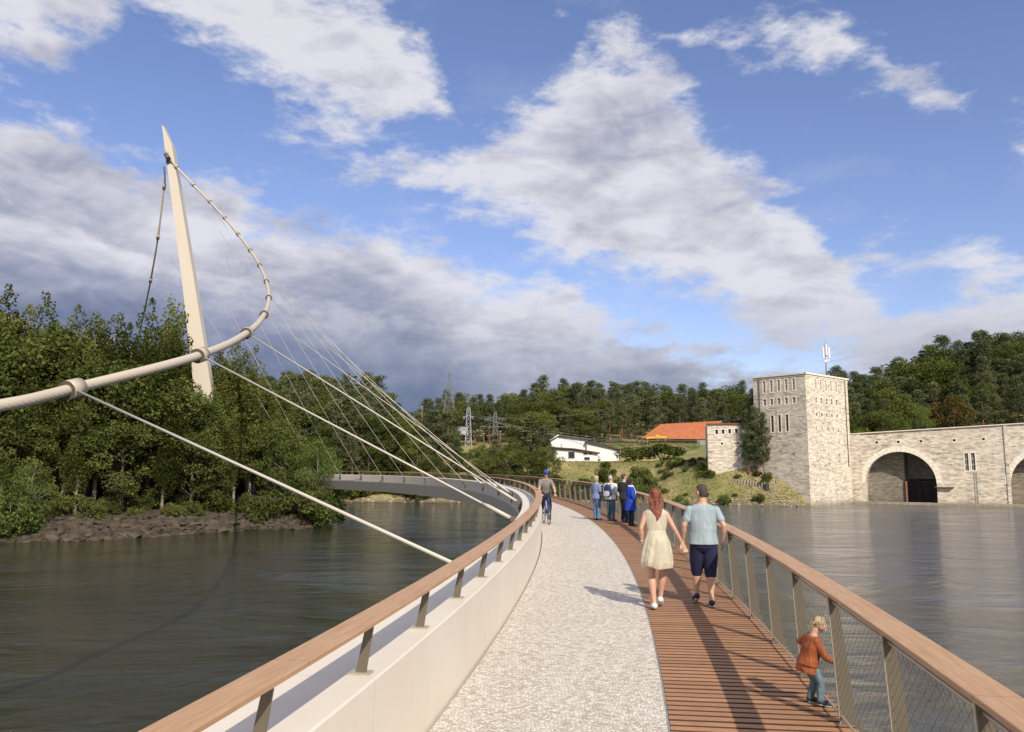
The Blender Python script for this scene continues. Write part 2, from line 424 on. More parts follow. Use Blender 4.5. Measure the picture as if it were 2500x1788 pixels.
def mat_leaf(name, dark, mid, light, trans=0.35, nscale=0.35):
    m, t, b = new_mat(name); t.n.remove(b)
    out = t.n['Material Output']
    tc = t.node('ShaderNodeTexCoord'); oi = t.node('ShaderNodeObjectInfo'); ge = t.node('ShaderNodeNewGeometry')
    f = t.noise(tc.outputs['Object'], nscale, 3, 0.6)
    r = t.math('ADD', t.math('MULTIPLY', f, 0.9), t.math('MULTIPLY', ge.outputs['Random Per Island'], 0.35))
    r = t.math('ADD', r, t.math('MULTIPLY', t.math('SUBTRACT', oi.outputs['Random'], 0.5), 0.3))
    c = t.ramp(r, [(0.25, dark), (0.6, mid), (0.95, light)])
    d = t.node('ShaderNodeBsdfDiffuse'); tr = t.node('ShaderNodeBsdfTranslucent'); mx = t.node('ShaderNodeMixShader')
    t.l.new(c, d.inputs[0]); t.l.new(t.mix(1.0, c, (1.0, 1.25, 0.55), 'MULTIPLY'), tr.inputs[0])
    mx.inputs[0].default_value = trans; t.l.new(d.outputs[0], mx.inputs[1]); t.l.new(tr.outputs[0], mx.inputs[2])
    t.l.new(mx.outputs[0], out.inputs[0])
    return m


def mat_water():
    m, t, b = new_mat('river_water')
    tc = t.node('ShaderNodeTexCoord')
    sp = t.node('ShaderNodeSeparateXYZ'); t.l.new(tc.outputs['Object'], sp.inputs[0])
    big = t.noise(tc.outputs['Object'], 0.035, 4, 0.6)
    c = t.mix(t.smooth(big, 0.35, 0.65), (0.019, 0.021, 0.0045), (0.037, 0.036, 0.009))
    rt = t.smooth(t.math('ADD', sp.outputs[0], t.math('MULTIPLY', big, 8)), 4, 30)   # paler dam side: sky reflection painted into the water colour
    c = t.mix(rt, c, (0.098, 0.098, 0.100))
    t.l.new(c, b.inputs['Base Color'])
    b.inputs['Roughness'].default_value = 0.07; b.inputs['IOR'].default_value = 1.65
    mp = t.node('ShaderNodeMapping'); mp.inputs['Scale'].default_value = (0.75, 1.35, 1); mp.inputs['Rotation'].default_value = (0, 0, R(-8)); t.l.new(tc.outputs['Object'], mp.inputs[0])
    w1 = t.noise(mp.outputs[0], 0.55, 7, 0.66, 1.4); w2 = t.noise(mp.outputs[0], 3.6, 5, 0.65, 0.9); w3 = t.noise(mp.outputs[0], 0.16, 3, 0.5, 1.2)
    calm = t.smooth(w3, 0.38, 0.62)
    h = t.math('ADD', t.math('MULTIPLY', w1, 0.9), t.math('MULTIPLY', w2, t.math('ADD', 0.22, t.math('MULTIPLY', calm, 0.30))))
    h = t.math('MULTIPLY', h, t.math('ADD', 0.35, t.math('MULTIPLY', t.smooth(t.noise(mp.outputs[0], 0.06, 4, 0.6, 2.0), 0.4, 0.62), 1.1)))
    h = t.math('ADD', h, t.math('MULTIPLY', w3, 1.6))
    bn = t.node('ShaderNodeBump'); bn.inputs['Strength'].default_value = 0.8; bn.inputs['Distance'].default_value = 0.45
    t.l.new(h, bn.inputs['Height']); t.l.new(bn.outputs[0], b.inputs['Normal'])
    return m


def mat_ground():
    m, t, b = new_mat('bank_ground')
    tc = t.node('ShaderNodeTexCoord'); v = tc.outputs['Object']
    a = t.noise(v, 0.09, 5, 0.6); g = t.noise(v, 1.2, 6, 0.7); d = t.noise(v, 0.35, 5, 0.65)
    c = t.mix(t.smooth(a, 0.35, 0.62), (0.19, 0.19, 0.06), (0.36, 0.29, 0.13))
    c = t.mix(t.math('MULTIPLY', t.smooth(d, 0.5, 0.68), 0.45), c, (0.11, 0.13, 0.04))
    c = t.mix(t.math('MULTIPLY', t.smooth(g, 0.5, 0.8), 0.4), c, (0.25, 0.2, 0.1))
    sp = t.node('ShaderNodeSeparateXYZ'); t.l.new(v, sp.inputs[0])
    mud = t.smooth(t.math('ADD', sp.outputs[2], t.math('MULTIPLY', d, 1.0)), -3.2, -4.0)
    c = t.mix(mud, c, (0.16, 0.125, 0.08))
    t.l.new(c, b.inputs['Base Color']); b.inputs['Roughness'].default_value = 0.95
    bn = t.node('ShaderNodeBump'); bn.inputs['Strength'].default_value = 0.9; bn.inputs['Distance'].default_value = 0.35
    t.l.new(g, bn.inputs['Height']); t.l.new(bn.outputs[0], b.inputs['Normal'])
    return m


M = {}
M['paint'] = mat_paint()
M['pylon'] = simple('pylon_paint', (0.57, 0.505, 0.415), 0.5, var=0.02, vscale=0.3)
M['cable'] = mat_cable()
M['clamp'] = simple('clamp_steel', (0.46, 0.39, 0.31), 0.5, 0.1, var=0.06)
M['clampend'] = simple('clamp_grey', (0.10, 0.085, 0.065), 0.55)
M['hanger'] = simple('hanger_steel', (0.50, 0.46, 0.40), 0.45)
M['post'] = simple('post_steel', (0.155, 0.13, 0.092), 0.45, 0.2, var=0.06, vscale=3)
M['tube'] = simple('tube_steel', (0.50, 0.45, 0.36), 0.35, 0.4)
M['wire'] = simple('net_wire', (0.10, 0.10, 0.10), 0.5, 0.3)
M['rail'] = mat_wood('handrail_wood', (0.39, 0.235, 0.13), (0.47, 0.30, 0.18), (0.33, 0.18, 0.09), (1.0, 14.0))
M['plank'] = mat_wood('deck_plank', (0.35, 0.175, 0.088), (0.46, 0.255, 0.138), (0.26, 0.12, 0.06), (2.2, 14.0), board=0.11)
M['under'] = simple('deck_underside', (0.05, 0.035, 0.025), 0.9)
M['gravel'] = mat_gravel()
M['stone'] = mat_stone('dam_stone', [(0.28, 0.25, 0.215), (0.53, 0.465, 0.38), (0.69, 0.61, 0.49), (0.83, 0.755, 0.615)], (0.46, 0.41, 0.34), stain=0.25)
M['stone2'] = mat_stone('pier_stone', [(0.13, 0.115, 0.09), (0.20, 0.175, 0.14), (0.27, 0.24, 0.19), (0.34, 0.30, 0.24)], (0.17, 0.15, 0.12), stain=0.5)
M['trim'] = simple('stone_trim', (0.80, 0.73, 0.61), 0.8, var=0.12, vscale=2)
M['glass'] = simple('window_glass', (0.035, 0.035, 0.035), 0.12)
M['wframe'] = simple('window_frame_paint', (0.6, 0.57, 0.5), 0.6)
M['rust'] = simple('rusty_steel', (0.2, 0.09, 0.05), 0.7, 0.2, var=0.3)
M['gate'] = simple('gate_steel', (0.045, 0.042, 0.042), 0.6, 0.2, var=0.3, vscale=1)
M['concrete'] = simple('concrete', (0.30, 0.255, 0.19), 0.9, var=0.2, vscale=1.5, bump=0.3, bscale=6)
M['dampwall'] = simple('gate_panel', (0.19, 0.18, 0.17), 0.9, var=0.3, vscale=1.2)
M['white'] = simple('white_render', (0.74, 0.73, 0.72), 0.8, var=0.04, vscale=0.6)
M['roofd'] = simple('brown_roof', (0.085, 0.055, 0.045), 0.8, var=0.25, vscale=4, bump=0.4, bscale=12)
M['latt'] = simple('lattice_steel', (0.17, 0.175, 0.165), 0.7, 0.2)
M['galv'] = simple('galvanised', (0.36, 0.37, 0.36), 0.5, 0.5, var=0.15)
M['mast'] = simple('mast_white', (0.7, 0.7, 0.7), 0.5)
M['woodpost'] = simple('pole_wood', (0.25, 0.15, 0.08), 0.85, var=0.2)
M['yellow'] = simple('crane_yellow', (0.75, 0.4, 0.03), 0.5)
M['fencegrey'] = simple('fence_grey', (0.36, 0.38, 0.41), 0.6, var=0.2, vscale=2)
M['black'] = simple('black_rubber', (0.02, 0.02, 0.022), 0.7)
M['bark'] = simple('bark', (0.105, 0.078, 0.052), 0.95, var=0.35, vscale=3, bump=0.6, bscale=9)
M['barkpale'] = simple('bark_pale', (0.22, 0.19, 0.15), 0.9, var=0.4, vscale=3, bump=0.5, bscale=9)
M['pinebark'] = simple('bark_pine', (0.24, 0.125, 0.07), 0.95, var=0.35, vscale=2, bump=0.6, bscale=9)
M['rock'] = simple('riprap_rock', (0.060, 0.046, 0.032), 0.9, var=0.45, vscale=0.9, bump=0.7, bscale=5)
M['leaf_poplar'] = mat_leaf('leaf_poplar', (0.018, 0.025, 0.007), (0.088, 0.100, 0.028), (0.29, 0.285, 0.095), 0.45)
M['leaf_willow'] = mat_leaf('leaf_willow', (0.045, 0.075, 0.022), (0.11, 0.15, 0.04), (0.22, 0.25, 0.08), 0.4)
M['leaf_broad'] = mat_leaf('leaf_broad', (0.034, 0.048, 0.014), (0.10, 0.12, 0.034), (0.22, 0.23, 0.07), 0.3)
M['leaf_pine'] = mat_leaf('leaf_pine', (0.034, 0.048, 0.026), (0.105, 0.125, 0.062), (0.21, 0.22, 0.11), 0.15)
M['leaf_autumn'] = mat_leaf('leaf_rusty', (0.06, 0.05, 0.018), (0.12, 0.085, 0.03), (0.17, 0.13, 0.05), 0.25)
M['leaf_hedge'] = mat_leaf('leaf_hedge', (0.03, 0.055, 0.010), (0.06, 0.10, 0.018), (0.10, 0.15, 0.028), 0.25)
M['ivy'] = mat_leaf('leaf_ivy', (0.04, 0.09, 0.015), (0.07, 0.14, 0.025), (0.11, 0.2, 0.04), 0.3)
M['water'] = mat_water()
M['ground'] = mat_ground()
M['earth'] = simple('island_soil', (0.045, 0.036, 0.024), 0.95, var=0.5, vscale=0.5, bump=0.8, bscale=2)
M['mountain'] = simple('far_forest_haze', (0.035, 0.06, 0.085), 1.0, var=0.2, vscale=0.01)  # bluish tone: distance haze painted into the forest colour

ZW = CAMH - 6.8                                       # river level


def mat_roof():
    m, t, b = new_mat('orange_tiles')
    tc = t.node('ShaderNodeTexCoord'); sp = t.node('ShaderNodeSeparateXYZ'); t.l.new(tc.outputs['Object'], sp.inputs[0])
    row = t.math('SINE', t.math('MULTIPLY', sp.outputs[2], 20.0))
    f = t.noise(tc.outputs['Object'], 1.5, 5, 0.6)
    c = t.mix(t.smooth(f, 0.3, 0.7), (0.34, 0.10, 0.04), (0.47, 0.16, 0.065))
    c = t.mix(t.math('MULTIPLY', t.smooth(row, 0.2, 1.0), 0.3), c, (0.2, 0.06, 0.025))
    t.l.new(c, b.inputs['Base Color']); b.inputs['Roughness'].default_value = 0.85
    return m


M['tiles'] = mat_roof()

# ------------------------------------------------------------ the footbridge: one plan curve, everything is swept along it
KN = [-5, 15, 40, 80, 150, 300]; KV = [0.00769, 0.00732, 0.00794, 0.01277, 0.01272, 0.01272]
_S = np.concatenate([np.linspace(-8, 40, 481), np.linspace(40.2, 140, 500)])
_k = np.interp(_S, KN, KV); _th = np.concatenate([[0], np.cumsum((_k[1:] + _k[:-1]) / 2 * np.diff(_S))])
_th = _th - np.interp(0, _S, _th) + 1.37788
_x = np.concatenate([[0], np.cumsum((np.cos(_th)[1:] + np.cos(_th)[:-1]) / 2 * np.diff(_S))])
_y = np.concatenate([[0], np.cumsum((np.sin(_th)[1:] + np.sin(_th)[:-1]) / 2 * np.diff(_S))])
_x = _x - np.interp(0, _S, _x) - 1.664; _y = _y - np.interp(0, _S, _y)


def br(s, o, z=0.0):
    """bridge point: s along, o to the right, z above the deck (fitted units, scaled by K)"""
    th = np.interp(s, _S, _th); x = np.interp(s, _S, _x); y = np.interp(s, _S, _y)
    zb = 1.1135 * s / 100 - 0.4744 * (s / 100) ** 2
    return Vector(((x + math.sin(th) * o) * K, (y - math.cos(th) * o) * K, (z + zb) * K))


def heading(s): return float(np.interp(s, _S, _th))


def srange(s0, s1, near=0.35, far=1.0):
    out = [s0]
    while out[-1] < s1: out.append(min(s1, out[-1] + (near if out[-1] < 30 else far)))
    return out


def sweep(mb, prof, s0, s1, closed=True, smooth=False, near=0.35, far=1.0):
    ss = srange(s0, s1, near, far); n = len(prof)
    acc = [0]
    for i in range(n): a, b = prof[i], prof[(i + 1) % n]; acc.append(acc[-1] + math.hypot(b[0] - a[0], b[1] - a[1]))
    rows = [[br(s, o, z) for o, z in prof] for s in ss]
    for i in range(len(ss) - 1):
        for k in range(n if closed else n - 1):
            k2 = (k + 1) % n
            mb.quad([rows[i][k], rows[i][k2], rows[i + 1][k2], rows[i + 1][k]],
                    [(ss[i] * K, acc[k]), (ss[i] * K, acc[k + 1]), (ss[i + 1] * K, acc[k + 1]), (ss[i + 1] * K, acc[k])], smooth)
    if closed:
        mb.quad([rows[0][k] for k in range(n)][::-1]); mb.quad(rows[-1])


S0, S1 = -4.0, 101.0
Z1, ZR = 0.6836, 1.0106
bridge = empty('footbridge', br(0, 1.5, -0.6), 0, 'pale curved suspension footbridge sweeping left over the river, with a leaning pylon', 'bridge')
BI = bridge.matrix_world.copy(); BI = Matrix.Translation(bridge.location).inverted()


def bpart(mb, name, mat, parent=None):
    o = mb.build(name, mat); o.parent = parent or bridge
    if parent is None: o.matrix_parent_inverse = BI
    return o


mb = MB(); sweep(mb, [(0.0, -0.09), (0.022, Z1 - 0.012), (0.012, Z1), (-0.497, Z1), (-0.510, Z1 - 0.012), (-0.554, 0.05), (-0.22, -0.86), (2.85, -0.52), (3.0, -0.09)], S0, S1)
girder = bpart(mb, 'girder', M['paint'])
mb = MB(); sweep(mb, [(0.026, -0.06), (0.026, 0.0), (1.715, 0.0), (1.715, -0.06)][::-1], S0, S1); bpart(mb, 'gravel_walkway', M['gravel'])
mb = MB(); sweep(mb, [(1.716, -0.06), (1.716, 0.004), (1.728, 0.004), (1.728, -0.06)][::-1], S0, S1)
bpart(mb, 'edge_strip', M['galv'])
mb = MB(); sweep(mb, [(1.73, -0.085), (1.73, -0.05), (3.06, -0.05), (3.06, -0.085)][::-1], S0, S1); bpart(mb, 'deck_joist', M['under'])
mb = MB()
s = 3.2; i = 0; sides = []
while s < S1:                                        # timber slats laid across the walkway
    w = 0.122; g = 0.036
    a = [br(s, 1.732), br(s, 3.062), br(s + w - g, 3.062), br(s + w - g, 1.732)]
    dz = random.uniform(-0.0015, 0.0015); a = [p + Vector((0, 0, dz)) for p in a]
    lo = [p - Vector((0, 0, 0.045)) for p in a]
    v0 = i * 0.11; uu = random.uniform(0, 40)
    uv = [(uu, v0), (uu + 1.46, v0), (uu + 1.46, v0 + 0.09), (uu, v0 + 0.09)]
    mb.quad(a, uv)
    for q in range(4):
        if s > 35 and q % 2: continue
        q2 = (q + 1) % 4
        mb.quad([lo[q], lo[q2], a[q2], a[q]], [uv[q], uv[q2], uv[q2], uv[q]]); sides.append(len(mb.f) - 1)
    s += w; i += 1
tw_ = bpart(mb, 'timber_walkway', M['plank']); tw_.data.materials.append(simple('board_edge_shade', (0.085, 0.042, 0.024), 0.9))  # shade of the gaps painted onto the board sides as dark brown
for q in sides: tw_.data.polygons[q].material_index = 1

# railings -----------------------------------------------------------------
def railing(name, label):
    r = empty(name, br(8, 0, 0), 0, label, 'railing'); return r, Matrix.Translation(r.location).inverted()


def rpart(mb, name, mat, root, inv, top=True):
    o = mb.build(name, mat); o.parent = root
    if top: o.matrix_parent_inverse = inv
    return o


def fin(s, pts, th):
    """radial plate: pts in (o,z), thickness th along s; mesh in local coordinates at its base"""
    base = br(s, pts[0][0], pts[0][1]); mb = MB(); n = len(pts)
    A = [br(s - th / 2, o, z) - base for o, z in pts]; B = [br(s + th / 2, o, z) - base for o, z in pts]
    mb.quad(A); mb.quad(B[::-1])
    for k in range(n): mb.quad([A[k], B[k], B[(k + 1) % n], A[(k + 1) % n]])
    return mb, base


SP = 1.323
rl, il = railing('railing', 'inner railing with short grey posts and wooden handrail standing on the white parapet')
mb = MB(); sweep(mb, [(-0.144, ZR - 0.024), (-0.144, ZR - 0.004), (-0.140, ZR), (0.029, ZR), (0.033, ZR - 0.004), (0.033, ZR - 0.024)][::-1], S0, S1, near=0.3)
rpart(mb, 'handrail', M['rail'], rl, il)
mb = MB(); sweep(mb, [(-0.10, ZR - 0.034), (-0.10, ZR - 0.0255), (-0.02, ZR - 0.0255), (-0.02, ZR - 0.034)][::-1], S0, S1); rpart(mb, 'rail_flat', M['post'], rl, il)
ks = [k for k in range(-4, 73) if S0 < 5.04 + SP * k < S1 - 0.3]
for k in ks:
    s = 5.04 + SP * k
    mb, b = fin(s, [(-0.122, Z1 + 0.012), (-0.060, Z1 + 0.012), (-0.018, 0.968), (-0.052, 0.976), (-0.118, 0.976), (-0.075, 0.925)][::-1], 0.014)
    o = mb.build('post', M['post']); o.location = b; o.parent = rl; o.matrix_parent_inverse = il
    if s < 30:
        b2 = br(s, -0.16, Z1); mb = MB(); hx = 0.045
        P = [br(s + ds, oo, Z1) - b for ds, oo in ((-hx, -0.160), (-hx, -0.028), (hx, -0.028), (hx, -0.160))]
        Q = [p + Vector((0, 0, 0.0125)) for p in P]; P = [p + Vector((0, 0, 0.001)) for p in P]
        mb.quad(Q); mb.quad(P[::-1])
        for q in range(4): mb.quad([P[q], P[(q + 1) % 4], Q[(q + 1) % 4], Q[q]])
        bp = mb.build('base_plate', M['tube'], o)

rr, ir = railing('railing', 'outer railing with tall tapered posts, wire net and wooden handrail, right of the timber strip')
mb = MB(); sweep(mb, [(2.855, 0.955), (2.855, 0.975), (2.859, 0.979), (3.04, 0.979), (3.044, 0.975), (3.044, 0.955)][::-1], S0, S1, near=0.3)
rpart(mb, 'handrail', M['rail'], rr, ir)


def swept_tube(o, z, r, n=8):
    mb = MB(); ss = srange(S0, S1, 0.4, 1.2); mb.tube([br(s, o, z) for s in ss], r, n); return mb


rpart(swept_tube(2.95, 0.870, 0.0115), 'top_tube', M['tube'], rr, ir)
rpart(swept_tube(2.975, 0.060, 0.010), 'bottom_tube', M['tube'], rr, ir)
k = 0; s = 6.77 - SP * 7; npost = 0
while s < S1 - 0.3:
    if s > S0:
        mb, b = fin(s, [(2.965, -0.10), (2.965, 0.0), (2.915, 0.954), (2.978, 0.954), (3.075, 0.05), (3.10, 0.05), (3.10, -0.10)], 0.014)
        o = mb.build('post', M['post']); o.location = b; o.parent = rr; o.matrix_parent_inverse = ir
        if s < 22:
            mb = MB(); P = [br(s, 2.962 - 0.05 * t, 0.005 + 0.94 * t) - b for t in (0, 1)]
            mb.bar(P[0], P[1], 0.006, 0.020, up=Vector((math.cos(heading(s)), math.sin(heading(s)), 0)))
            mb.build('post_edge', M['tube'], o)
        npost += 1
    s += SP
# woven net: straight diagonal wires both ways between the tubes
mb = MB(); zlo, zhi = 0.065, 0.865; W_ = 0.085; slope = 1.25
def wire(sa, sgn, w, step):
    n = step; pts = []
    for j in range(n + 1):
        t = j / n; s_ = sa + sgn * (zhi - zlo) * slope * t
        pts.append(br(s_, 2.972 - 0.026 * t, zlo + (zhi - zlo) * t))
    for j in range(n):
        p, q = pts[j], pts[j + 1]; th = heading(sa); a = Vector((math.cos(th), math.sin(th), 0)) * w
        c = Vector((math.sin(th), -math.cos(th), 0)) * w * 0.8
        mb.quad([p - a, p + a, q + a, q - a]); mb.quad([p - c, p + c, q + c, q - c])
s = 2.0
while s < S1:
    w = 0.0012 if s < 20 else 0.0015
    wire(s, 1, w, 2); wire(s + (zhi - zlo) * slope, -1, w, 2)
    s += W_ * (1 if s < 45 else 1)
rpart(mb, 'wire_net', M['wire'], rr, ir)

# pylon, main cable, hangers ------------------------------------------------
def quadpy(px, py, Y, w): p = V(px, py, Y); return p
mb = MB(); YT, YB = 104.0, 101.0
TOPS = [(390.5, 307), (395, 304.0), (419, 353)]
def pyl(t):                                           # left edge, right edge, left-front edge at photo height y
    y = t; le = np.interp(y, [307, 680, 925, 1150], [390.5, 436.6, 463.5, 486]); re = np.interp(y, [353, 680, 925, 1150], [419, 473, 512, 545]); fe = np.interp(y, [307, 680, 925, 1150], [395, 443.5, 470.5, 493])
    return le, re, fe
def py3(px, py, back=0.0):
    Y = np.interp(py, [305, 1150], [YT, YB]) + back
    return V(px, py, Y)
rows = []
for y in (353, 500, 680, 925, 1150):
    le, re, fe = pyl(y)
    rows.append([py3(fe, y), py3(re, y), py3(re, y, 0) + Vector((-0.15, 1.6, 0)), py3(le, y) + Vector((-0.05, 1.15, 0))])
tip = [py3(395, 304.5), py3(395, 304.5) + Vector((0.05, 0.3, 0)), py3(395, 304.5) + Vector((0.0, 1.3, 0)), py3(390.5, 307) + Vector((-0.05, 1.15, 0))]
rows.insert(0, tip)
for i in range(len(rows) - 1):
    for k in range(4): mb.quad([rows[i][k], rows[i + 1][k], rows[i + 1][(k + 1) % 4], rows[i][(k + 1) % 4]])
mb.quad(rows[0][::-1]); mb.quad(rows[-1])
pylon = bpart(mb, 'pylon', M['pylon'])
ctop = py3(413, 388) + Vector((0.15, -0.5, 0))
mb = MB(); q = py3(411, 386)
for dx, dz, hh in ((-0.22, 0.0, 0.9),): 
    mb.quad([q + Vector((-0.35, -0.05, 1.1)), q + Vector((-0.1, -0.75, 0.05)), q + Vector((0.15, -0.7, -0.3)), q + Vector((-0.25, -0.05, -1.0))])
    mb.quad([q + Vector((-0.05, -0.05, 1.0)), q + Vector((0.25, -0.75, 0.0)), q + Vector((0.35, -0.7, -0.35)), q + Vector((0.1, -0.05, -0.9))])
mb.tube([q + Vector((-0.2, -0.3, 0.35)), q + Vector((0.35, -0.7, -0.4))], 0.3, 10)
bpart(mb, 'saddle', M['clampend'], None)

CL = [(177.8, 949.5, 18.5), (488.5, 867.4, 23.8), (602.6, 813.3, 30.5), (645, 768, 40), (656, 727.5, 54), (650, 687.7, 66), (633.5, 648, 75), (610.4, 611, 81), (581, 572, 85.5), (548, 531.7, 89), (511, 491.5, 91.5), (471, 451, 93.2), (430, 407, 94.2)]
CP = [V(a, b, c * K) for a, b, c in CL]
near_end = [V(-900, 1120, 11.5 * K), V(-420, 1052, 13.5 * K), V(0, 990.5, 16.2 * K)]
pts = near_end + CP + [ctop]


def catmull(P, n=8):
    P = [2 * P[0] - P[1]] + P + [2 * P[-1] - P[-2]]; out = []
    for i in range(1, len(P) - 2):
        a, b, c, d = P[i - 1], P[i], P[i + 1], P[i + 2]
        t1, t2 = 0.5 * (c - a), 0.5 * (d - b)
        for j in range(n):
            t = j / n
            out.append(b * (2 * t ** 3 - 3 * t ** 2 + 1) + t1 * (t ** 3 - 2 * t ** 2 + t) + c * (-2 * t ** 3 + 3 * t ** 2) + t2 * (t ** 3 - t ** 2))
    out.append(P[-2]); return out


CR = 0.125 * K
path = catmull(pts, 14)
mb = MB(); mb.tube(path, CR, 28); cable = bpart(mb, 'main_cable', M['cable'])


def clamp(c, d, parent, r=1.75, L=0.48):
    d = d.normalized(); mb = MB(); mb.tube([c - d * L / 2, c + d * L / 2], CR * r, 28)
    o = bpart(mb, 'clamp', M['clamp'], None)
    o.parent = parent; o.matrix_parent_inverse = Matrix.Identity(4)
    o.data.materials.append(M['clampend'])
    for p in o.data.polygons:
        if len(p.vertices) > 4: p.material_index = 1
    return o


for i, c in enumerate(CP):
    d = (pts[i + 4] - pts[i + 2]); clamp(c, d, cable)
AN = [10.6, 18.9, 26.6, 34.4, 41.35, 48.2, 55.0, 61.2, 67.8, 73.8, 79.7, 85.1, 90.2]
for i, s in enumerate(AN):
    a = br(s, -0.63, 0.60); c = CP[i]; d = (c - a).normalized()
    mb = MB(); mb.tube([a + d * 0.05, c - d * 0.1], (0.026 if i < 3 else 0.017 if i < 7 else 0.014) * K, 10); 
    if 0 < i < 6: mb.tube([a + d * 0.05, a + d * 0.75, a + d * 0.95], [0.05 * K, 0.05 * K, 0.027 * K], 12)
    h = bpart(mb, 'hanger', M['hanger'])
    th = heading(s); mb = MB(); A_ = Vector((math.cos(th), math.sin(th), 0))
    for e in (-0.085, 0.085):
        f = A_ * e; t = A_ * 0.012
        P = [br(s, -0.512, 0.655), br(s, -0.68, 0.655), br(s, -0.665, 0.52), br(s, -0.56, 0.18), br(s, -0.535, 0.22)]
        mb.quad([p + f - t for p in P]); mb.quad([p + f + t for p in P][::-1])
        for q in range(len(P)): mb.quad([P[q] + f - t, P[q] + f + t, P[(q + 1) % len(P)] + f + t, P[(q + 1) % len(P)] + f - t])
    mb.tube([a - A_ * 0.12 * K, a + A_ * 0.12 * K], 0.055, 10)
    bpart(mb, 'anchor_bracket', M['post'])
# far half of the cable, behind the pylon
back = [V(400.5, 407, 107.5), V(402.5, 430, 107.6), V(401, 455.5, 108), V(386, 578, 111), V(368, 684, 116), V(352, 762, 121), V(335, 840, 127), V(322, 900, 133)]
mb = MB(); mb.tube(catmull(back, 6), 0.12, 12); cb = bpart(mb, 'main_cable', M['cable'])
for i, (e_, Y) in zip((2, 3, 4), ((95.6, 0), (98.2, 0), (100.5, 0))):
    clamp(back[i], back[i + 1] - back[i - 1], cb, 1.6, 0.8)
    a = br(e_, -0.6, 0.6); mb = MB(); mb.tube([a, back[i]], 0.014 * K, 8); bpart(mb, 'hanger', M['hanger'])

# ------------------------------------------------------------ water and land
def surf(name, xs, ys, zf, mat, kind='structure', smooth=True):
    mb = MB(); V_ = [(x, y, zf(x, y)) for y in ys for x in xs]; n = len(xs)
    me = bpy.data.meshes.new(name)
    F_ = [(j * n + i, j * n + i + 1, (j + 1) * n + i + 1, (j + 1) * n + i) for j in range(len(ys) - 1) for i in range(n - 1)]
    me.from_pydata(V_, [], F_); me.materials.append(mat); me.polygons.foreach_set('use_smooth', [smooth] * len(F_)); me.update()
    o = bpy.data.objects.new(name, me); COL.objects.link(o); o['kind'] = kind; return o


surf('water', [-900, 900], [-400, 900], lambda x, y: ZW, M['water'])


def fbm(x, y, sc, seed=0, oc=4):
    v = 0; a = 1
    for k in range(oc):
        v += a * (math.sin(x * sc + 1.7 * k + seed) * math.cos(y * sc * 1.13 - 2.1 * k + seed * 1.3) + 0.5 * math.sin((x + y) * sc * 0.71 + seed * 2.2 + k))
        sc *= 2.07; a *= 0.5
    return v / 2.2


# far shore: distance of the waterline by direction (a = x / y)
SHA = [-0.9, -0.45, -0.3, -0.22, -0.1, 0.0, 0.1, 0.2, 0.27, 0.33, 0.36, 0.40, 0.45, 0.6, 0.9]
SHY = [190, 190, 185, 172, 168, 168, 166, 160, 155, 151, 152, 166, 168, 160, 150]


def shore(a): return float(np.interp(a, SHA, SHY))


def land(x, y):
    a = x / max(y, 1); sy = shore(a); t = y - sy
    if t < 0: return max(-9, ZW + t * 0.5)
    px = a
    # grassed bank with a terrace (house, road), upper slope, then the wooded hill
    sm_ = min(1, max(0, (a - 0.17) / 0.07)); t2 = t + 13 * sm_ * min(1, t / 9) * max(0, min(1, (55 - t) / 25))
    zr = np.interp(t2, [0, 3, 10, 22, 27, 40, 55, 62, 90, 140, 200, 400], [ZW, ZW + 1.0, -1.6, 3.55, 3.75, 3.8, 8.6, 9.0, 13, 19, 20, 10])
    zl = np.interp(t, [0, 2, 10, 30, 60, 100, 160, 300], [ZW, ZW + 1.2, -1.5, 2.8, 8.0, 13, 16, 8])
    zd = np.interp(t, [0, 2, 6, 14, 30, 60, 100, 150, 200, 400], [ZW, -2, 2, 5, 7.5, 14, 18, 20, 21, 12])
    w1 = min(1, max(0, (a + 0.08) / 0.08)); w2 = min(1, max(0, (a - 0.385) / 0.02))
    z = zl * (1 - w1) + zr * w1; z = z * (1 - w2) + zd * w2
    # the right hill behind the dam climbs to the right
    z += max(0, a - 0.44) * 60 * min(1, max(0, t - 22) / 40)
    dip = math.exp(-((a + 0.133) / 0.03) ** 2); z -= dip * min(9, max(0, t - 15) * 0.12)
    z += fbm(x, y, 0.11, 1) * 0.35 * min(1, t / 8)
    return float(z)


aa = np.linspace(-0.9, 0.95, 150)
tt = np.concatenate([np.linspace(-4, 10, 15), np.linspace(12, 70, 26), np.linspace(76, 420, 22)])
vs = []
for a in aa:
    for t in tt:
        y = shore(a) + t; vs.append((a * y, y, land(a * y, y)))
n = len(tt); me = bpy.data.meshes.new('far_bank')
me.from_pydata(vs, [], [(i * n + j, (i + 1) * n + j, (i + 1) * n + j + 1, i * n + j + 1) for i in range(len(aa) - 1) for j in range(n - 1)])
me.materials.append(M['ground']); me.polygons.foreach_set('use_smooth', [True] * len(me.polygons)); me.update()
o = bpy.data.objects.new('far_bank_terrain', me); COL.objects.link(o); o['kind'] = 'structure'

# wooded island on the left
ISX = [-1.1, -0.70, -0.625, -0.5, -0.42, -0.32, -0.25, -0.215]
ISY = [66, 72, 76.5, 79.5, 84.5, 92.5, 95.5, 98.0]


def island(x, y):
    a = x / max(y, 1)
    t = y - float(np.interp(a, ISX, ISY)); tip = max(0.0, min(1.0, (-0.205 - a) / 0.05))
    w = np.interp(t, [0, 2, 5, 9, 20, 34, 46], [ZW - 0.3, -3.8, -2.9, -2.1, -1.7, -1.9, ZW - 1])
    return float((w - ZW) * tip + ZW - (1 - tip) * 0.6 + fbm(x, y, 0.5, 4) * 0.15)


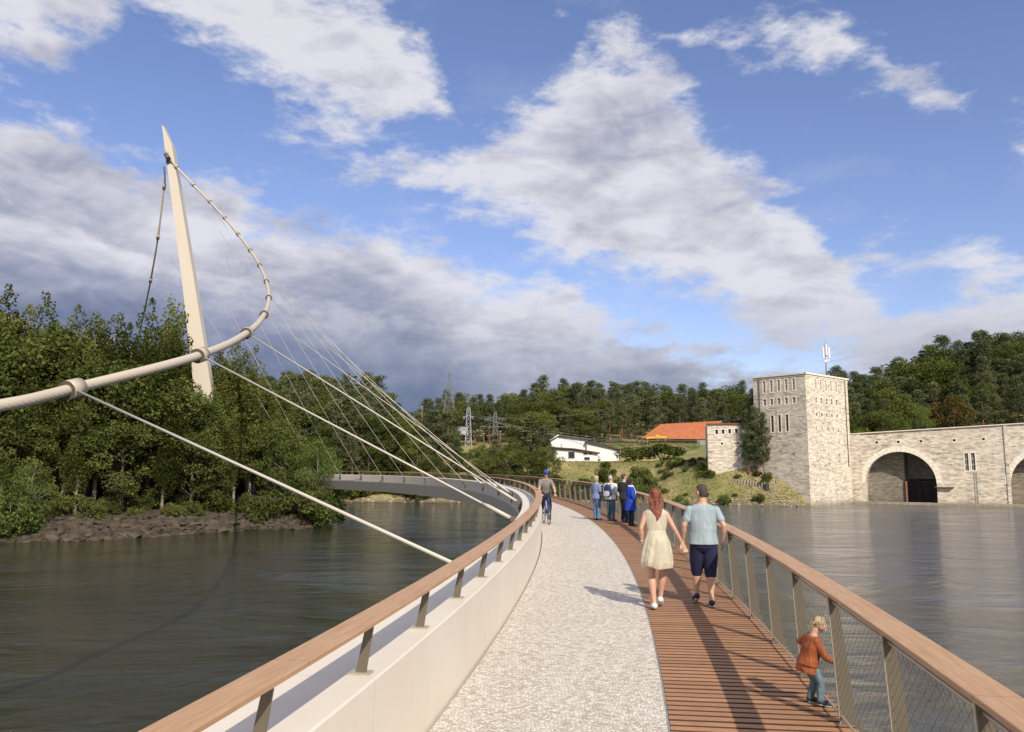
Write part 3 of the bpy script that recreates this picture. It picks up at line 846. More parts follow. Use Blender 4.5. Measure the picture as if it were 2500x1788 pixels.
vs = []; aa = np.linspace(-1.1, -0.2, 110); tt = np.linspace(-1.5, 47, 60)
for a in aa:
    for t in tt:
        y = float(np.interp(a, ISX, ISY)) + t; vs.append((a * y, y, island(a * y, y)))
n = len(tt); me = bpy.data.meshes.new('island'); me.from_pydata(vs, [], [(i * n + j, (i + 1) * n + j, (i + 1) * n + j + 1, i * n + j + 1) for i in range(len(aa) - 1) for j in range(n - 1)])
me.materials.append(M['earth']); me.polygons.foreach_set('use_smooth', [True] * len(me.polygons)); me.update()
o = bpy.data.objects.new('island_ground', me); COL.objects.link(o); o['kind'] = 'structure'

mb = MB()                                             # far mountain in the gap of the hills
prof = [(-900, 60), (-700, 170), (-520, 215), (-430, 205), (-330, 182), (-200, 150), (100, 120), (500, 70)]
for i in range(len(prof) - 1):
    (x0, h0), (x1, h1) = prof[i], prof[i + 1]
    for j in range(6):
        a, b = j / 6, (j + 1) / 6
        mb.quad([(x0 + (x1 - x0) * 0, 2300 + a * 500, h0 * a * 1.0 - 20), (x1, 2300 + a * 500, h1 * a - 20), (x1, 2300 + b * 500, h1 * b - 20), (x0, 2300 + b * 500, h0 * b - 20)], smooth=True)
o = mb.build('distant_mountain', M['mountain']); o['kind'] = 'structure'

# ------------------------------------------------------------ the dam: pier tower, arcade wall, low wing
def frame(origin, ang):                               # origin, direction of the wall run (angle from +X); outward normal to its right-hand side facing us
    e = Vector((math.cos(ang), math.sin(ang), 0)); n = Vector((e.y, -e.x, 0)); return Vector(origin), e, n


def on(fr, px, py):                                   # pixel -> (u, z) on a wall plane
    o, e, n = fr; d = ray(px, py); c = Vector((0, 0, CAMH)); t = (o - c).dot(n) / d.dot(n); p = c + d * t
    return (p - o).dot(e), p.z


def P3(fr, u, z, out=0.0): o, e, n = fr; return Vector((o.x, o.y, 0)) + e * u + n * out + Vector((0, 0, z))


def holed(mb, fr, U0, U1, Za, Zb, holes, depth=0.35, uoff=0.0):
    us = sorted({U0, U1} | {v for h in holes for v in h[:2] if U0 < v < U1}); zs = sorted({Za, Zb} | {v for h in holes for v in h[2:4] if Za < v < Zb})
    for i in range(len(us) - 1):
        for j in range(len(zs) - 1):
            cu, cz = (us[i] + us[i + 1]) / 2, (zs[j] + zs[j + 1]) / 2
            if any(h[0] < cu < h[1] and h[2] < cz < h[3] for h in holes): continue
            a, b, c, d = us[i], us[i + 1], zs[j], zs[j + 1]
            mb.quad([P3(fr, a, c), P3(fr, b, c), P3(fr, b, d), P3(fr, a, d)], [(a + uoff, c), (b + uoff, c), (b + uoff, d), (a + uoff, d)])
    for h in holes:
        a, b, c, d = h[:4]
        for p, q in (((a, c), (b, c)), ((b, c), (b, d)), ((b, d), (a, d)), ((a, d), (a, c))):
            mb.quad([P3(fr, *p), P3(fr, *p, -depth), P3(fr, *q, -depth), P3(fr, *q)], [(p[0] + uoff, p[1]), (p[0] + uoff + depth, p[1]), (q[0] + uoff + depth, q[1]), (q[0] + uoff, q[1])])


def window(fr, h, parent, frame_w=0.12, bars=(1, 2), mat='wframe', depth=0.25, surround=0.1, glassmat='glass'):
    """one window: pane set back in its opening, with a frame (and a pale stone surround proud of the wall)"""
    a, b, c, d = h; base = P3(fr, (a + b) / 2, c, 0); mb = MB()
    L = lambda u, z, o_: P3(fr, u, z, o_) - base
    mb.quad([L(a, c, -depth), L(b, c, -depth), L(b, d, -depth), L(a, d, -depth)])
    w = mb.build('window', M[glassmat], parent); w.location = base - parent.location
    mb = MB(); fw = frame_w
    def slab(u0, u1, z0, z1, o0, o1):
        P = [L(u0, z0, o1), L(u1, z0, o1), L(u1, z1, o1), L(u0, z1, o1)]; Q = [L(u0, z0, o0), L(u1, z0, o0), L(u1, z1, o0), L(u0, z1, o0)]
        mb.quad(P)
        for k in range(4): mb.quad([Q[k], Q[(k + 1) % 4], P[(k + 1) % 4], P[k]])
    nx, nz = bars
    for k in range(nx + 1):
        if nx == 0 or fw == 0: break
        u = a + (b - a) * k / nx; slab(max(a, u - fw / 2), min(b, u + fw / 2), c, d, -depth + 0.003, -depth + 0.06)
    for k in range(nz + 1):
        if nz == 0 or fw == 0: break
        z = c + (d - c) * k / nz; slab(a, b, max(c, z - fw / 2), min(d, z + fw / 2), -depth + 0.003, -depth + 0.058)
    if mb.v: mb.build('frame', M[mat], w)
    if surround:
        mb = MB(); s_ = surround
        for u0, u1, z0, z1 in ((a - s_, a, c - s_, d + s_), (b, b + s_, c - s_, d + s_), (a, b, c - s_, c), (a, b, d, d + s_)): slab(u0, u1, z0, z1, 0.003, 0.035)
        mb.build('surround', M['trim'], w)
    return w


D0 = 6.8 * F / 91.0
C0 = G(1979.5, 1235, ZW)                              # near corner of the tower
frL0 = frame(C0, math.atan2(-0.74, 0.67))             # left face runs towards C0
frR = frame(C0, math.atan2(0.67, 0.74))
uL, _ = on(frL0, 1838, 925); Lc = P3(frL0, uL, 0)
frL = frame(Lc, math.atan2(-0.74, 0.67)); LL = -uL
uR, _ = on(frR, 2068, 925)
_, ztop = on(frR, 1967.5, 912)
tower = empty('dam_tower', (C0.x, C0.y, ZW), 0, 'tall square stone tower with rows of windows at the end of the dam', 'tower')


def hp(fr, x0, y0, x1, y1):                           # opening from two photograph corners
    a, za = on(fr, x0, y0); b, zb = on(fr, x1, y1); return (min(a, b), max(a, b), min(za, zb), max(za, zb))


def cp(x, y): return 1750 + x / 3.028, 780 + y / 3.028


hL, hR = [], []
TL = frame((Lc.x, Lc.y, 0), math.atan2(-0.74, 0.67)); TR = frame((C0.x, C0.y, 0), math.atan2(0.67, 0.74))
for x, y0_, y1_ in ((350, 458, 543), (402, 452, 536), (457, 448, 531), (512, 444, 526), (568, 440, 521)):
    hL.append((hp(TL, *cp(x - 10, y0_), *cp(x + 10, y1_)), (2, 4), 0.09))
for x, y0_, y1_ in ((354, 593, 638), (405, 589, 633), (459, 584, 628), (514, 580, 624), (571, 576, 619)):
    hL.append((hp(TL, *cp(x - 11, y0_), *cp(x + 11, y1_)), (2, 2), 0.09))
for x, y0_, y1_ in ((411, 712, 834), (464, 709, 831), (520, 705, 827)):
    hL.append((hp(TL, *cp(x - 12, y0_), *cp(x + 12, y1_)), (2, 5), 0.12))
for x, y in ((472, 909), (565, 905), (474, 996), (567, 993), (380, 912), (383, 1000)):
    hL.append((hp(TL, *cp(x - 3.5, y - 10), *cp(x + 3.5, y + 10)), (0, 0), 0))
for x, y0_, y1_ in ((731, 442, 520), (768, 447, 526), (806, 451, 531), (843, 454, 535), (881, 458, 539)):
    hR.append((hp(TR, *cp(x - 7, y0_), *cp(x + 7, y1_)), (1, 4), 0.09))
for x, y0_, y1_ in ((735, 574, 620), (773, 579, 625), (811, 584, 629), (848, 589, 633), (885, 593, 637)):
    hR.append((hp(TR, *cp(x - 8, y0_), *cp(x + 8, y1_)), (1, 2), 0.09))
for x, y in ((738, 703), (776, 707), (813, 710), (851, 714), (889, 717)):
    hR.append((hp(TR, *cp(x - 7, y - 15), *cp(x + 7, y + 15)), (1, 1), 0.09))
for x, y in ((738, 806), (780, 810), (820, 812), (860, 815), (900, 818), (742, 907), (824, 910), (905, 915), (747, 1000), (827, 1000), (908, 1002), (832, 1077)):
    hR.append((hp(TR, *cp(x - 3.5, y - 12), *cp(x + 3.5, y + 12)), (0, 0), 0))
mb = MB()
holed(mb, TL, 0, LL, ZW - 1, ztop, [h[0] for h in hL]); holed(mb, TR, 0, uR, ZW - 1, ztop, [h[0] for h in hR], uoff=40)
# hidden faces close the box
pB = P3(TR, uR, 0); pA = P3(TL, 0, 0); pD = pA + (pB - Vector((C0.x, C0.y, 0)))
for p, q in ((pB, pD), (pD, pA)):
    l = (q - p).length; mb.quad([p + Vector((0, 0, ZW - 1)), q + Vector((0, 0, ZW - 1)), q + Vector((0, 0, ztop)), p + Vector((0, 0, ztop))], [(0, ZW), (l, ZW), (l, ztop), (0, ztop)])
wl = mb.build('wall', M['stone'], tower); wl.location = -tower.location
for h, bars, fw in hL: window(TL, h, tower, fw, bars, 'rust' if bars == (2, 5) else 'wframe', surround=0.22 if fw else 0.0, depth=0.18)
for h, bars, fw in hR: window(TR, h, tower, fw, bars, surround=0.2 if fw else 0.0, depth=0.18)
mb = MB()                                             # cornice: two projecting courses and a coping
for zz, hh, out in ((ztop - 0.45, 0.16, 0.10), (ztop - 0.1, 0.30, 0.24)):
    for fr, l in ((TL, LL), (TR, uR)):
        P = [P3(fr, -out, zz, out), P3(fr, l + out, zz, out), P3(fr, l + out, zz + hh, out), P3(fr, -out, zz + hh, out)]
        Q = [P3(fr, -out, zz, 0), P3(fr, l + out, zz, 0), P3(fr, l + out, zz + hh, 0), P3(fr, -out, zz + hh, 0)]
        mb.quad(P); mb.quad([Q[0], Q[1], P[1], P[0]]); mb.quad([P[3], P[2], Q[2], Q[3]]); mb.quad([Q[0], P[0], P[3], Q[3]]); mb.quad([P[1], Q[1], Q[2], P[2]])
c_ = mb.build('cornice', M['trim'], tower); c_.location = -tower.location
mb = MB(); z = ztop + 0.19; q = [Vector((v.x, v.y, z)) for v in (pA, Vector((C0.x, C0.y, 0)), pB, pD)]; mb.quad(q)
rf = mb.build('roof', M['roofd'], tower); rf.location = -tower.location
for fr, x, y0_, y1_ in ((TL, 311, 440, 690), (TR, 941, 440, 1090)):     # drain pipes down the faces
    mb = MB(); (u0, z0), (u1, z1) = on(fr, *cp(x, y0_)), on(fr, *cp(x, y1_)); mb.bar(P3(fr, u0, z0, 0.08), P3(fr, u0, z1, 0.08), 0.12)
    dp = mb.build('drain_pipe', M['roofd'], tower); dp.location = -tower.location

# arcade wall
RW = P3(TR, uR - 0.02, ZW); WANG = math.atan2(-0.5, 0.866)
FW_ = frame((RW.x, RW.y, 0), WANG)
UE = 46.0
_, zwt = on(FW_, 2067, 1061)
ztopR = zwt + 0.9
dam = empty('dam_wall', (RW.x, RW.y, ZW), 0, 'long pale stone dam wall with round arches over dark sluice gates', 'dam')


def wtop(u): return zwt + 0.045 * u


a1, zs1 = on(FW_, 2113, 1180); a2, _ = on(FW_, 2287, 1180); _, za1 = on(FW_, 2200, 1103)
b1, zs2 = on(FW_, 2468, 1180); AW = a2 - a1
arches = [(a1, a2, zs1, za1), (b1, b1 + AW, zs1, za1 - 0.1)]
sm = [hp(FW_, *cp(x - 11, y - 8), *cp(x + 11, y + 8)) for x, y in ((1182, 910), (1341, 906), (1509, 901), (1755, 894), (1971, 885))]
tall = [hp(FW_, *cp(1829, 990), *cp(1866, 1120)), hp(FW_, *cp(1877, 988), *cp(1915, 1118))]
mb = MB(); n = 20


def wallstrip(u0, u1, zlo_, holes=()):
    us = np.linspace(u0, u1, max(2, int((u1 - u0) / 3) + 1))
    zc = zwt - 0.6                                    # plain rectangular field up to zc, then the sloping top
    holed(mb, FW_, u0, u1, zlo_, zc, holes, 0.45)
    for i in range(len(us) - 1):
        a, b = us[i], us[i + 1]; mb.quad([P3(FW_, a, zc), P3(FW_, b, zc), P3(FW_, b, wtop(b)), P3(FW_, a, wtop(a))], [(a, zc), (b, zc), (b, wtop(b)), (a, wtop(a))])


edges = [0.0] + [v for A in arches for v in A[:2]] + [UE]
allh = sm + tall
zmid = za1 + 0.75
for i in range(0, len(edges), 2):
    hs = [h for h in allh if edges[i] < h[0] < edges[i + 1]]
    wallstrip(edges[i], edges[i + 1], ZW - 1, hs)
for (u0, u1, zs_, zt_) in arches:
    hs = [h for h in allh if u0 < h[0] < u1]
    wallstrip(u0, u1, zmid - 0.2, hs)
    uc = (u0 + u1) / 2; rx = (u1 - u0) / 2; rz = zt_ - zs_
    arc = [(uc - rx * math.cos(math.pi * k / n), zs_ + rz * math.sin(math.pi * k / n)) for k in range(n + 1)]
    for k in range(n):
        (p, pz), (q, qz) = arc[k], arc[k + 1]
        mb.quad([P3(FW_, p, pz), P3(FW_, q, qz), P3(FW_, q, zmid - 0.2), P3(FW_, p, zmid - 0.2)], [(p, pz), (q, qz), (q, zmid - 0.2), (p, zmid - 0.2)])
        mb.quad([P3(FW_, p, pz, -7), P3(FW_, q, qz, -7), P3(FW_, q, qz), P3(FW_, p, pz)], [(k * 0.6, 0), (k * 0.6 + 0.6, 0), (k * 0.6 + 0.6, 7), (k * 0.6, 7)])
    for u in (u0, u1): mb.quad([P3(FW_, u, ZW - 1), P3(FW_, u, ZW - 1, -7), P3(FW_, u, zs_, -7), P3(FW_, u, zs_)], [(0, ZW - 1), (7, ZW - 1), (7, zs_), (0, zs_)])
mb.quad([P3(FW_, -1, ZW - 1, -9), P3(FW_, UE, ZW - 1, -9), P3(FW_, UE, wtop(UE), -9), P3(FW_, -1, wtop(0), -9)], [(0, ZW), (UE, ZW), (UE, 8), (0, 8)])
mb.quad([P3(FW_, -1, wtop(0)), P3(FW_, UE, wtop(UE)), P3(FW_, UE, wtop(UE), -9), P3(FW_, -1, wtop(0), -9)])
w_ = mb.build('wall', M['stone'], dam); w_.location = -dam.location
mb = MB()                                             # slightly proud pier bands and the sloping coping
for x0, x1 in ((2070, 2104), (2457, 2466)):
    u0, _ = on(FW_, x0, 1150); u1, _ = on(FW_, x1, 1150)
    for a, b in ((u0, u1),):
        P = [P3(FW_, a, ZW - 1, 0.18), P3(FW_, b, ZW - 1, 0.18), P3(FW_, b, wtop(b) - 0.05, 0.18), P3(FW_, a, wtop(a) - 0.05, 0.18)]
        Q = [P3(FW_, a, ZW - 1, 0), P3(FW_, b, ZW - 1, 0), P3(FW_, b, wtop(b) - 0.05, 0), P3(FW_, a, wtop(a) - 0.05, 0)]
        mb.quad(P, [(a + 50, ZW - 1), (b + 50, ZW - 1), (b + 50, wtop(b)), (a + 50, wtop(a))])
        for k in range(4): mb.quad([Q[k], Q[(k + 1) % 4], P[(k + 1) % 4], P[k]])
w_ = mb.build('pier', M['stone'], dam); w_.location = -dam.location
mb = MB()
mb.bar(P3(FW_, -0.3, wtop(0) + 0.06, 0.05), P3(FW_, UE, wtop(UE) + 0.06, 0.05), 0.5, 0.16)
w_ = mb.build('coping', M['trim'], dam); w_.location = -dam.location
for (u0, u1, zs_, zt_) in arches:                      # voussoir ring, pier infill and steel gate of each sluice
    uc = (u0 + u1) / 2; rx = (u1 - u0) / 2; rz = zt_ - zs_; mb = MB(); nv = 25
    for k in range(nv):
        t0, t1 = math.pi * (k + 0.03) / nv, math.pi * (k + 0.97) / nv; o1 = 0.95 + 0.1 * (k % 2)
        P = [(uc - (rx + d_) * math.cos(t), zs_ + (rz + d_) * math.sin(t)) for t, d_ in ((t0, 0.0), (t1, 0.0), (t1, o1), (t0, o1))]
        A = [P3(FW_, *p, 0.05) for p in P]; B = [P3(FW_, *p, 0.0) for p in P]
        mb.quad(A)
        for q in range(4): mb.quad([B[q], B[(q + 1) % 4], A[(q + 1) % 4], A[q]])
    w_ = mb.build('arch_ring', M['trim'], dam); w_.location = -dam.location
    um = u0 + (u1 - u0) * 0.545; mb = MB()
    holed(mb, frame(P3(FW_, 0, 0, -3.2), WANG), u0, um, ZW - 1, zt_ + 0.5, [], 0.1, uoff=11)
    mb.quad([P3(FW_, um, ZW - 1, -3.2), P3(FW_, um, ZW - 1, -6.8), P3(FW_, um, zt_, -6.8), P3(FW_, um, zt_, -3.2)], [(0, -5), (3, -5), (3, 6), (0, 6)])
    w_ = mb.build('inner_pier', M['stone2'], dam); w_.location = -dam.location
    mb = MB(); fr = frame(P3(FW_, 0, 0, -6.6), WANG); zg = zs_ + 0.35
    mb.quad([P3(fr, um, ZW - 1), P3(fr, u1, ZW - 1), P3(fr, u1, zg), P3(fr, um, zg)])
    g = mb.build('sluice_gate', M['gate'], dam); g.location = -dam.location
    mb = MB()
    for k in range(6):
        z = ZW + 0.5 + (zg - ZW - 0.6) * k / 5; mb.bar(P3(fr, um, z, 0.15), P3(fr, u1, z, 0.15), 0.3, 0.18)
    for k in range(5):
        u = um + 0.2 + (u1 - um - 0.4) * k / 4; mb.bar(P3(fr, u, ZW, 0.3), P3(fr, u, zg, 0.3), 0.22, 0.22)
    mb.build('girder', M['gate'], g)
    mb = MB(); fr2 = frame(P3(FW_, 0, 0, -6.3), WANG); holed(mb, fr2, um + 0.4, u1 - 0.2, zg + 0.9, zt_ + 0.6, []); mb.bar(P3(fr2, um, zg + 0.7), P3(fr2, u1, zg + 0.7), 0.3)
    w_ = mb.build('gate_panel', M['dampwall'], dam); w_.location = -dam.location
    mb = MB(); mb.bar(P3(FW_, um + 0.15, ZW, -3.0), P3(FW_, um + 0.15, zs_ + 0.4, -3.0), 0.35); w_ = mb.build('gate_guide', M['rust'], dam); w_.location = -dam.location
for h in sm: window(FW_, h, dam, 0, (0, 0), depth=0.4, surround=0.14, glassmat='black')
for h in tall: window(FW_, h, dam, 0.12, (2, 3), 'wframe', 0.3, 0.17)
mb = MB()                                             # concrete lip along the waterline
mb.bar(P3(FW_, -2, ZW + 0.12, 0.3), P3(FW_, a2 - 1, ZW + 0.12, 0.3), 1.3, 0.5)
mb.bar(P3(FW_, a2 - 6, ZW + 0.1, 1.6), P3(FW_, UE, ZW + 0.1, 1.6), 3.0, 0.5)
w_ = mb.build('sill', M['concrete'], dam); w_.location = -dam.location
mb = MB()
u, z = on(FW_, *cp(1612, 1241)); u2, _ = on(FW_, *cp(1755, 1241)); mb.bar(P3(FW_, u, z, 0.35), P3(FW_, u2, z, 0.35), 0.7, 0.12)
w_ = mb.build('bracket_platform', M['rust'], dam); w_.location = -dam.location
mb = MB()
u, _ = on(FW_, *cp(1912, 1120)); _, z0 = on(FW_, *cp(1912, 1130))
for du in (-0.2, 0.2): mb.bar(P3(FW_, u + du, ZW + 0.3, 0.12), P3(FW_, u + du, z0, 0.12), 0.05)
for k in range(24): z = ZW + 0.4 + k * (z0 - ZW - 0.4) / 24; mb.bar(P3(FW_, u - 0.2, z, 0.12), P3(FW_, u + 0.2, z, 0.12), 0.03)
w_ = mb.build('ladder', M['galv'], dam); w_.location = -dam.location

# low wing left of the tower
frN0 = frame((Lc.x, Lc.y, 0), math.atan2(-0.25, 0.968))
Wn = P3(TL, 0.3, 0, -1.2); frN0 = frame((Wn.x, Wn.y, 0), math.atan2(-0.2, 0.98))
uN, _ = on(frN0, 1727, 1060); Ne = P3(frN0, uN, 0); frN = frame((Ne.x, Ne.y, 0), math.atan2(-0.2, 0.98)); LN = -uN
_, zN = on(frN, 1729, 1037)
wing = empty('dam_wing_building', (Ne.x, Ne.y, 0), 0, 'low flat pale stone building with a row of square windows, left of the tower', 'building')
def wp(x, y): return 1200 + x / 3.248, 850 + y / 3.248
hN = [hp(frN, *wp(x - 12, y - 18), *wp(x + 12, y + 18)) for x, y in ((1785, 666), (1836, 664), (1888, 661), (1941, 657))] + [hp(frN, *wp(x - 9, y - 9), *wp(x + 9, y + 9)) for x, y in ((1828, 758), (1954, 754))]
mb = MB(); holed(mb, frN, 0, LN, -5, zN, hN, 0.3)
holed(mb, frame((Ne.x, Ne.y, 0), math.atan2(0.98, 0.2)), 0, 12, -1, zN, [], 0.1, uoff=20) if False else None
q0, q1 = P3(frN, 0, 0), P3(frN, 0, 0, -14)
mb.quad([q1 + Vector((0, 0, -5)), q0 + Vector((0, 0, -5)), q0 + Vector((0, 0, zN)), q1 + Vector((0, 0, zN))], [(0, -1), (14, -1), (14, zN), (0, zN)])
mb.quad([P3(frN, 0, zN), P3(frN, LN, zN), P3(frN, LN, zN, -14), P3(frN, 0, zN, -14)])
w_ = mb.build('wall', M['stone'], wing); w_.location = -wing.location
mb = MB(); mb.bar(P3(frN, -0.2, zN + 0.1, 0), P3(frN, LN, zN + 0.1, 0), 0.5, 0.28); w_ = mb.build('coping', M['rust'], wing); w_.location = -wing.location
for h in hN[:4]: window(frN, h, wing, 0.1, (1, 1), surround=0.16)
for h in hN[4:]: window(frN, h, wing, 0, (0, 0), surround=0.14)

# ------------------------------------------------------------ antenna, pylons, poles, wires
def lattice(name, px, ytop, ybot, Y, w0, w1, arms, label, cat, group=None, matn='latt', tw=0.06):
    b = V(px, ybot, Y); t = V(px, ytop, Y); H = t.z - b.z
    r = empty(name, b, 0, label, cat, group)
    mb = MB(); n = max(5, int(H / (w0 * 1.1)))
    def c(k, z): w = (w0 + (w1 - w0) * z / H) / 2; return Vector((w * (1, -1, -1, 1)[k], w * (1, 1, -1, -1)[k], z))
    for k in range(4): mb.bar(c(k, 0), c(k, H * 0.97), tw * 1.6)
    for i in range(n):
        z0, z1 = H * i / n, H * (i + 1) / n
        for k in range(4):
            mb.bar(c(k, z0), c((k + 1) % 4, z1), tw); mb.bar(c((k + 1) % 4, z0), c(k, z1), tw); mb.bar(c(k, z1), c((k + 1) % 4, z1), tw)
    mb.bar((0, 0, H * 0.95), (0, 0, H), tw * 2)
    mb.build('lattice_mast', M[matn], r)
    for (dz, hw) in arms:
        mb = MB(); z = H - dz
        mb.bar((-hw, 0, z), (hw, 0, z), tw * 1.8)
        for sg in (-1, 1):
            mb.bar((sg * hw, 0, z), (0, 0, z + hw * 0.28), tw)
            for f in (0.45, 0.75, 1.0): mb.bar((sg * hw * f, 0, z), (sg * hw * f, 0, z - 0.5), tw * 1.6)
        mb.build('cross_arm', M[matn], r)
    return r, b, H


big, bb, bH = lattice('power_pylon', 1097, 912, 1012, 235, 3.2, 0.5, ((4.1, 2.9), ), 'tall grey lattice power pylon rising above the pines left of centre', 'power pylon', tw=0.07)
p2, b2, H2 = lattice('power_pylon', 1143.5, 996, 1090, 190, 1.5, 0.7, ((2.1, 1.2),), 'pale lattice power pylon with one short arm in front of the trees', 'power pylon', matn='fencegrey', tw=0.055)
p3, b3, H3 = lattice('power_pylon', 1209, 1006, 1064, 200, 1.2, 0.5, ((1.7, 2.4), (3.6, 3.7)), 'grey lattice power pylon with two wide arms behind the bushes', 'power pylon', tw=0.07)


def cable_line(name, p, q, sag, r, label, group=None):
    mb = MB(); p, q = Vector(p), Vector(q)
    mb.tube([p.lerp(q, t) - Vector((0, 0, sag * 4 * t * (1 - t))) for t in np.linspace(0, 1, 20)], r, 5)
    o = mb.build(name, M['galv']); tag(o, label, 'power line', group); return o


LW = 'thin grey power line strung across the wooded hillside behind the white house'
for i, (a, b, sg) in enumerate((((1190, 1025, 199), (1845, 1068, 190), 2.5), ((1225, 1036, 199), (1840, 1075, 190), 3), ((1150, 1014, 189.5), (1860, 1040, 188), 4.5), ((1180, 1018, 199.5), (1700, 925, 240), 4.0), ((1247, 1040, 199.5), (1800, 1082, 188), 2))):
    cable_line('power_line', V(*a), V(*b), sg, 0.022, LW, 'power lines over the wooded slope')
cable_line('power_line', V(1097, 913, 235), V(1230, 940, 260), 1.0, 0.03, 'thin power line leaving the top of the tall pylon to the right')
cable_line('power_line', V(1830, 935, 175), V(2560, 655, 175), 1.5, 0.03, 'upper thin cable crossing the sky to the right above the tower')
cable_line('power_line', V(2010, 885, 176), V(2560, 735, 172), 1.2, 0.03, 'lower thin cable crossing the sky above the right-hand hill')

t_, tb, tH = V(2018, 828, 165), V(2018, 912, 165), 0
an = empty('antenna_mast', tb, 0, 'white cell antenna mast with three panels behind the tower roof', 'antenna')
H = t_.z - tb.z + 0.3
mb = MB(); mb.tube([(0, 0, -3), (0, 0, H * 0.8)], 0.16, 8); mb.tube([(0, 0, H * 0.8), (0, 0, H)], 0.04, 6); mb.build('pole', M['galv'], an)
for x in (-0.62, 0.0, 0.55):
    mb = MB(); z0 = H * (0.42 if x else 0.5); mb.box((x - 0.17, -0.5, z0), (x + 0.17, -0.3, z0 + 2.2)); mb.bar((x, -0.4, z0 + 0.5), (0, 0, z0 + 0.4), 0.06); mb.bar((x, -0.4, z0 + 1.7), (0, 0, z0 + 1.6), 0.06)
    mb.build('antenna_panel', M['mast'], an)
mb = MB(); mb.box((-0.5, -0.4, H * 0.3), (0.1, -0.2, H * 0.37)); mb.box((0.2, -0.4, H * 0.34), (0.6, -0.2, H * 0.38)); mb.bar((-0.5, -0.3, H * 0.33), (0.6, -0.3, H * 0.33), 0.06); mb.build('equipment_box', M['mast'], an)

for px, y0_, y1_, Y, lab in ((1030, 992, 1024, 225, 'lamp pole standing among the trees in the gap of the hills'), (1181, 1058, 1086, 205, 'short brown wooden pole on the grassy clearing'), (1221, 1052, 1075, 205, 'brown wooden pole right of the two-armed pylon')):
    b = V(px, y1_, Y); t = V(px, y0_, Y); r = empty('pole', b, 0, lab, 'pole'); mb = MB(); mb.tube([(0, 0, -2), (0, 0, t.z - b.z)], [0.16, 0.1], 7); mb.build('shaft', M['woodpost'], r)
    mb = MB(); mb.bar((-0.4, 0, t.z - b.z - 0.1), (0.4, 0, t.z - b.z - 0.1), 0.12); mb.build('crosspiece', M['galv'], r)

# ------------------------------------------------------------ white house
YH = 196.0
def H3_(px, py, d=0.0): return V(px, py, YH + d)


hx0 = H3_(1345, 1125).x; zb = 3.4 * 1.0
gz = lambda y: H3_(1400, y).z
house = empty('white_house', (H3_(1420, 1125).x, YH, gz(1126)), 0, 'white rendered house with stepped dark brown roofs above the grassy bank', 'house')


def hx(px): return H3_(px, 1100).x


def block(poly, y0, y1, mat, name, par=house):        # extruded outline in x,z
    mb = MB(); A = [Vector((x, y0, z)) - par.location for x, z in poly]; B = [Vector((x, y1, z)) - par.location for x, z in poly]
    mb.quad(A); mb.quad(B[::-1]); n = len(A)
    for k in range(n): mb.quad([A[k], B[k], B[(k + 1) % n], A[(k + 1) % n]])
    return mb.build(name, M[mat], par)


z0 = gz(1129)
block([(hx(1346), z0), (hx(1437), z0), (hx(1437), gz(1074)), (hx(1364), gz(1064)), (hx(1346), gz(1073))], YH + 1, YH + 9, 'white', 'wall')
block([(hx(1433), z0), (hx(1513), z0), (hx(1513), gz(1097)), (hx(1433), gz(1079))], YH + 0.2, YH + 9, 'white', 'wall')
block([(hx(1352), z0), (hx(1455), z0), (hx(1455), gz(1106)), (hx(1352), gz(1097))], YH - 3.5, YH + 1, 'white', 'wall')


def roofslab(pts, th, y0, y1):
    return block([(hx(a), gz(b)) for a, b in pts] + [(hx(a), gz(b) - th) for a, b in pts[::-1]], y0, y1, 'roofd', 'roof')


roofslab([(1343, 1074.5), (1364, 1061.5), (1443, 1072)], 0.28, YH + 0.4, YH + 9.6)
roofslab([(1430, 1077), (1517, 1096.5)], 0.28, YH - 0.4, YH + 9.6)
roofslab([(1346, 1092.5), (1400, 1096), (1460, 1106)], 0.28, YH - 4.2, YH + 1.4)
block([(hx(1343), gz(1075.5)), (hx(1343), gz(1073.5)), (hx(1364), gz(1060.8)), (hx(1366), gz(1062.5))], YH + 0.3, YH + 0.4, 'white', 'bargeboard')
for x0, x1, ya, yb, yy in ((1421, 1431, 1106, 1111, YH - 3.5), (1434, 1441, 1106, 1111, YH - 3.5), (1423, 1436, 1117, 1124, YH - 3.5), (1385, 1400, 1104, 1120, YH - 3.5), (1505, 1509, 1100, 1106, YH + 0.2), (1505, 1509, 1112, 1118, YH + 0.2), (1370, 1373, 1085, 1091, YH + 1)):
    mb = MB(); P = [(hx(x0), gz(yb)), (hx(x1), gz(yb)), (hx(x1), gz(ya)), (hx(x0), gz(ya))]
    A = [Vector((x, yy - 0.02, z)) - house.location for x, z in P]; mb.quad(A)
    w = mb.build('window', M['glass'], house); mb = MB()
    for k in range(4): mb.bar(A[k] - Vector((0, 0.03, 0)), A[(k + 1) % 4] - Vector((0, 0.03, 0)), 0.1)
    mb.build('frame', M['fencegrey'], w)
for x0, x1, ya, yb in ((1457, 1467, 1112, 1121), (1368, 1374, 1087, 1092)):
    mb = MB(); a = Vector((hx(x0), YH - 0.5, gz(yb))) - house.location; b = Vector((hx(x1), YH + 0.15, gz(ya))) - house.location; mb.box(a, b)
    ac = mb.build('air_conditioner', M['white'], house); mb = MB(); cx_ = (a.x + b.x) / 2; cz_ = (a.z + b.z) / 2
    mb.tube([(cx_, a.y - 0.03, cz_), (cx_, a.y - 0.01, cz_)], (b.z - a.z) * 0.35, 14); mb.build('fan_grille', M['fencegrey'], ac)
mb = MB(); p = Vector((hx(1512), YH - 0.3, 0)) - house.location
mb.bar(Vector((p.x, p.y + 0.3, gz(1098) - house.location.z)), Vector((p.x, p.y + 0.3, gz(1125) - house.location.z)), 0.12); mb.build('drain_pipe', M['roofd'], house)

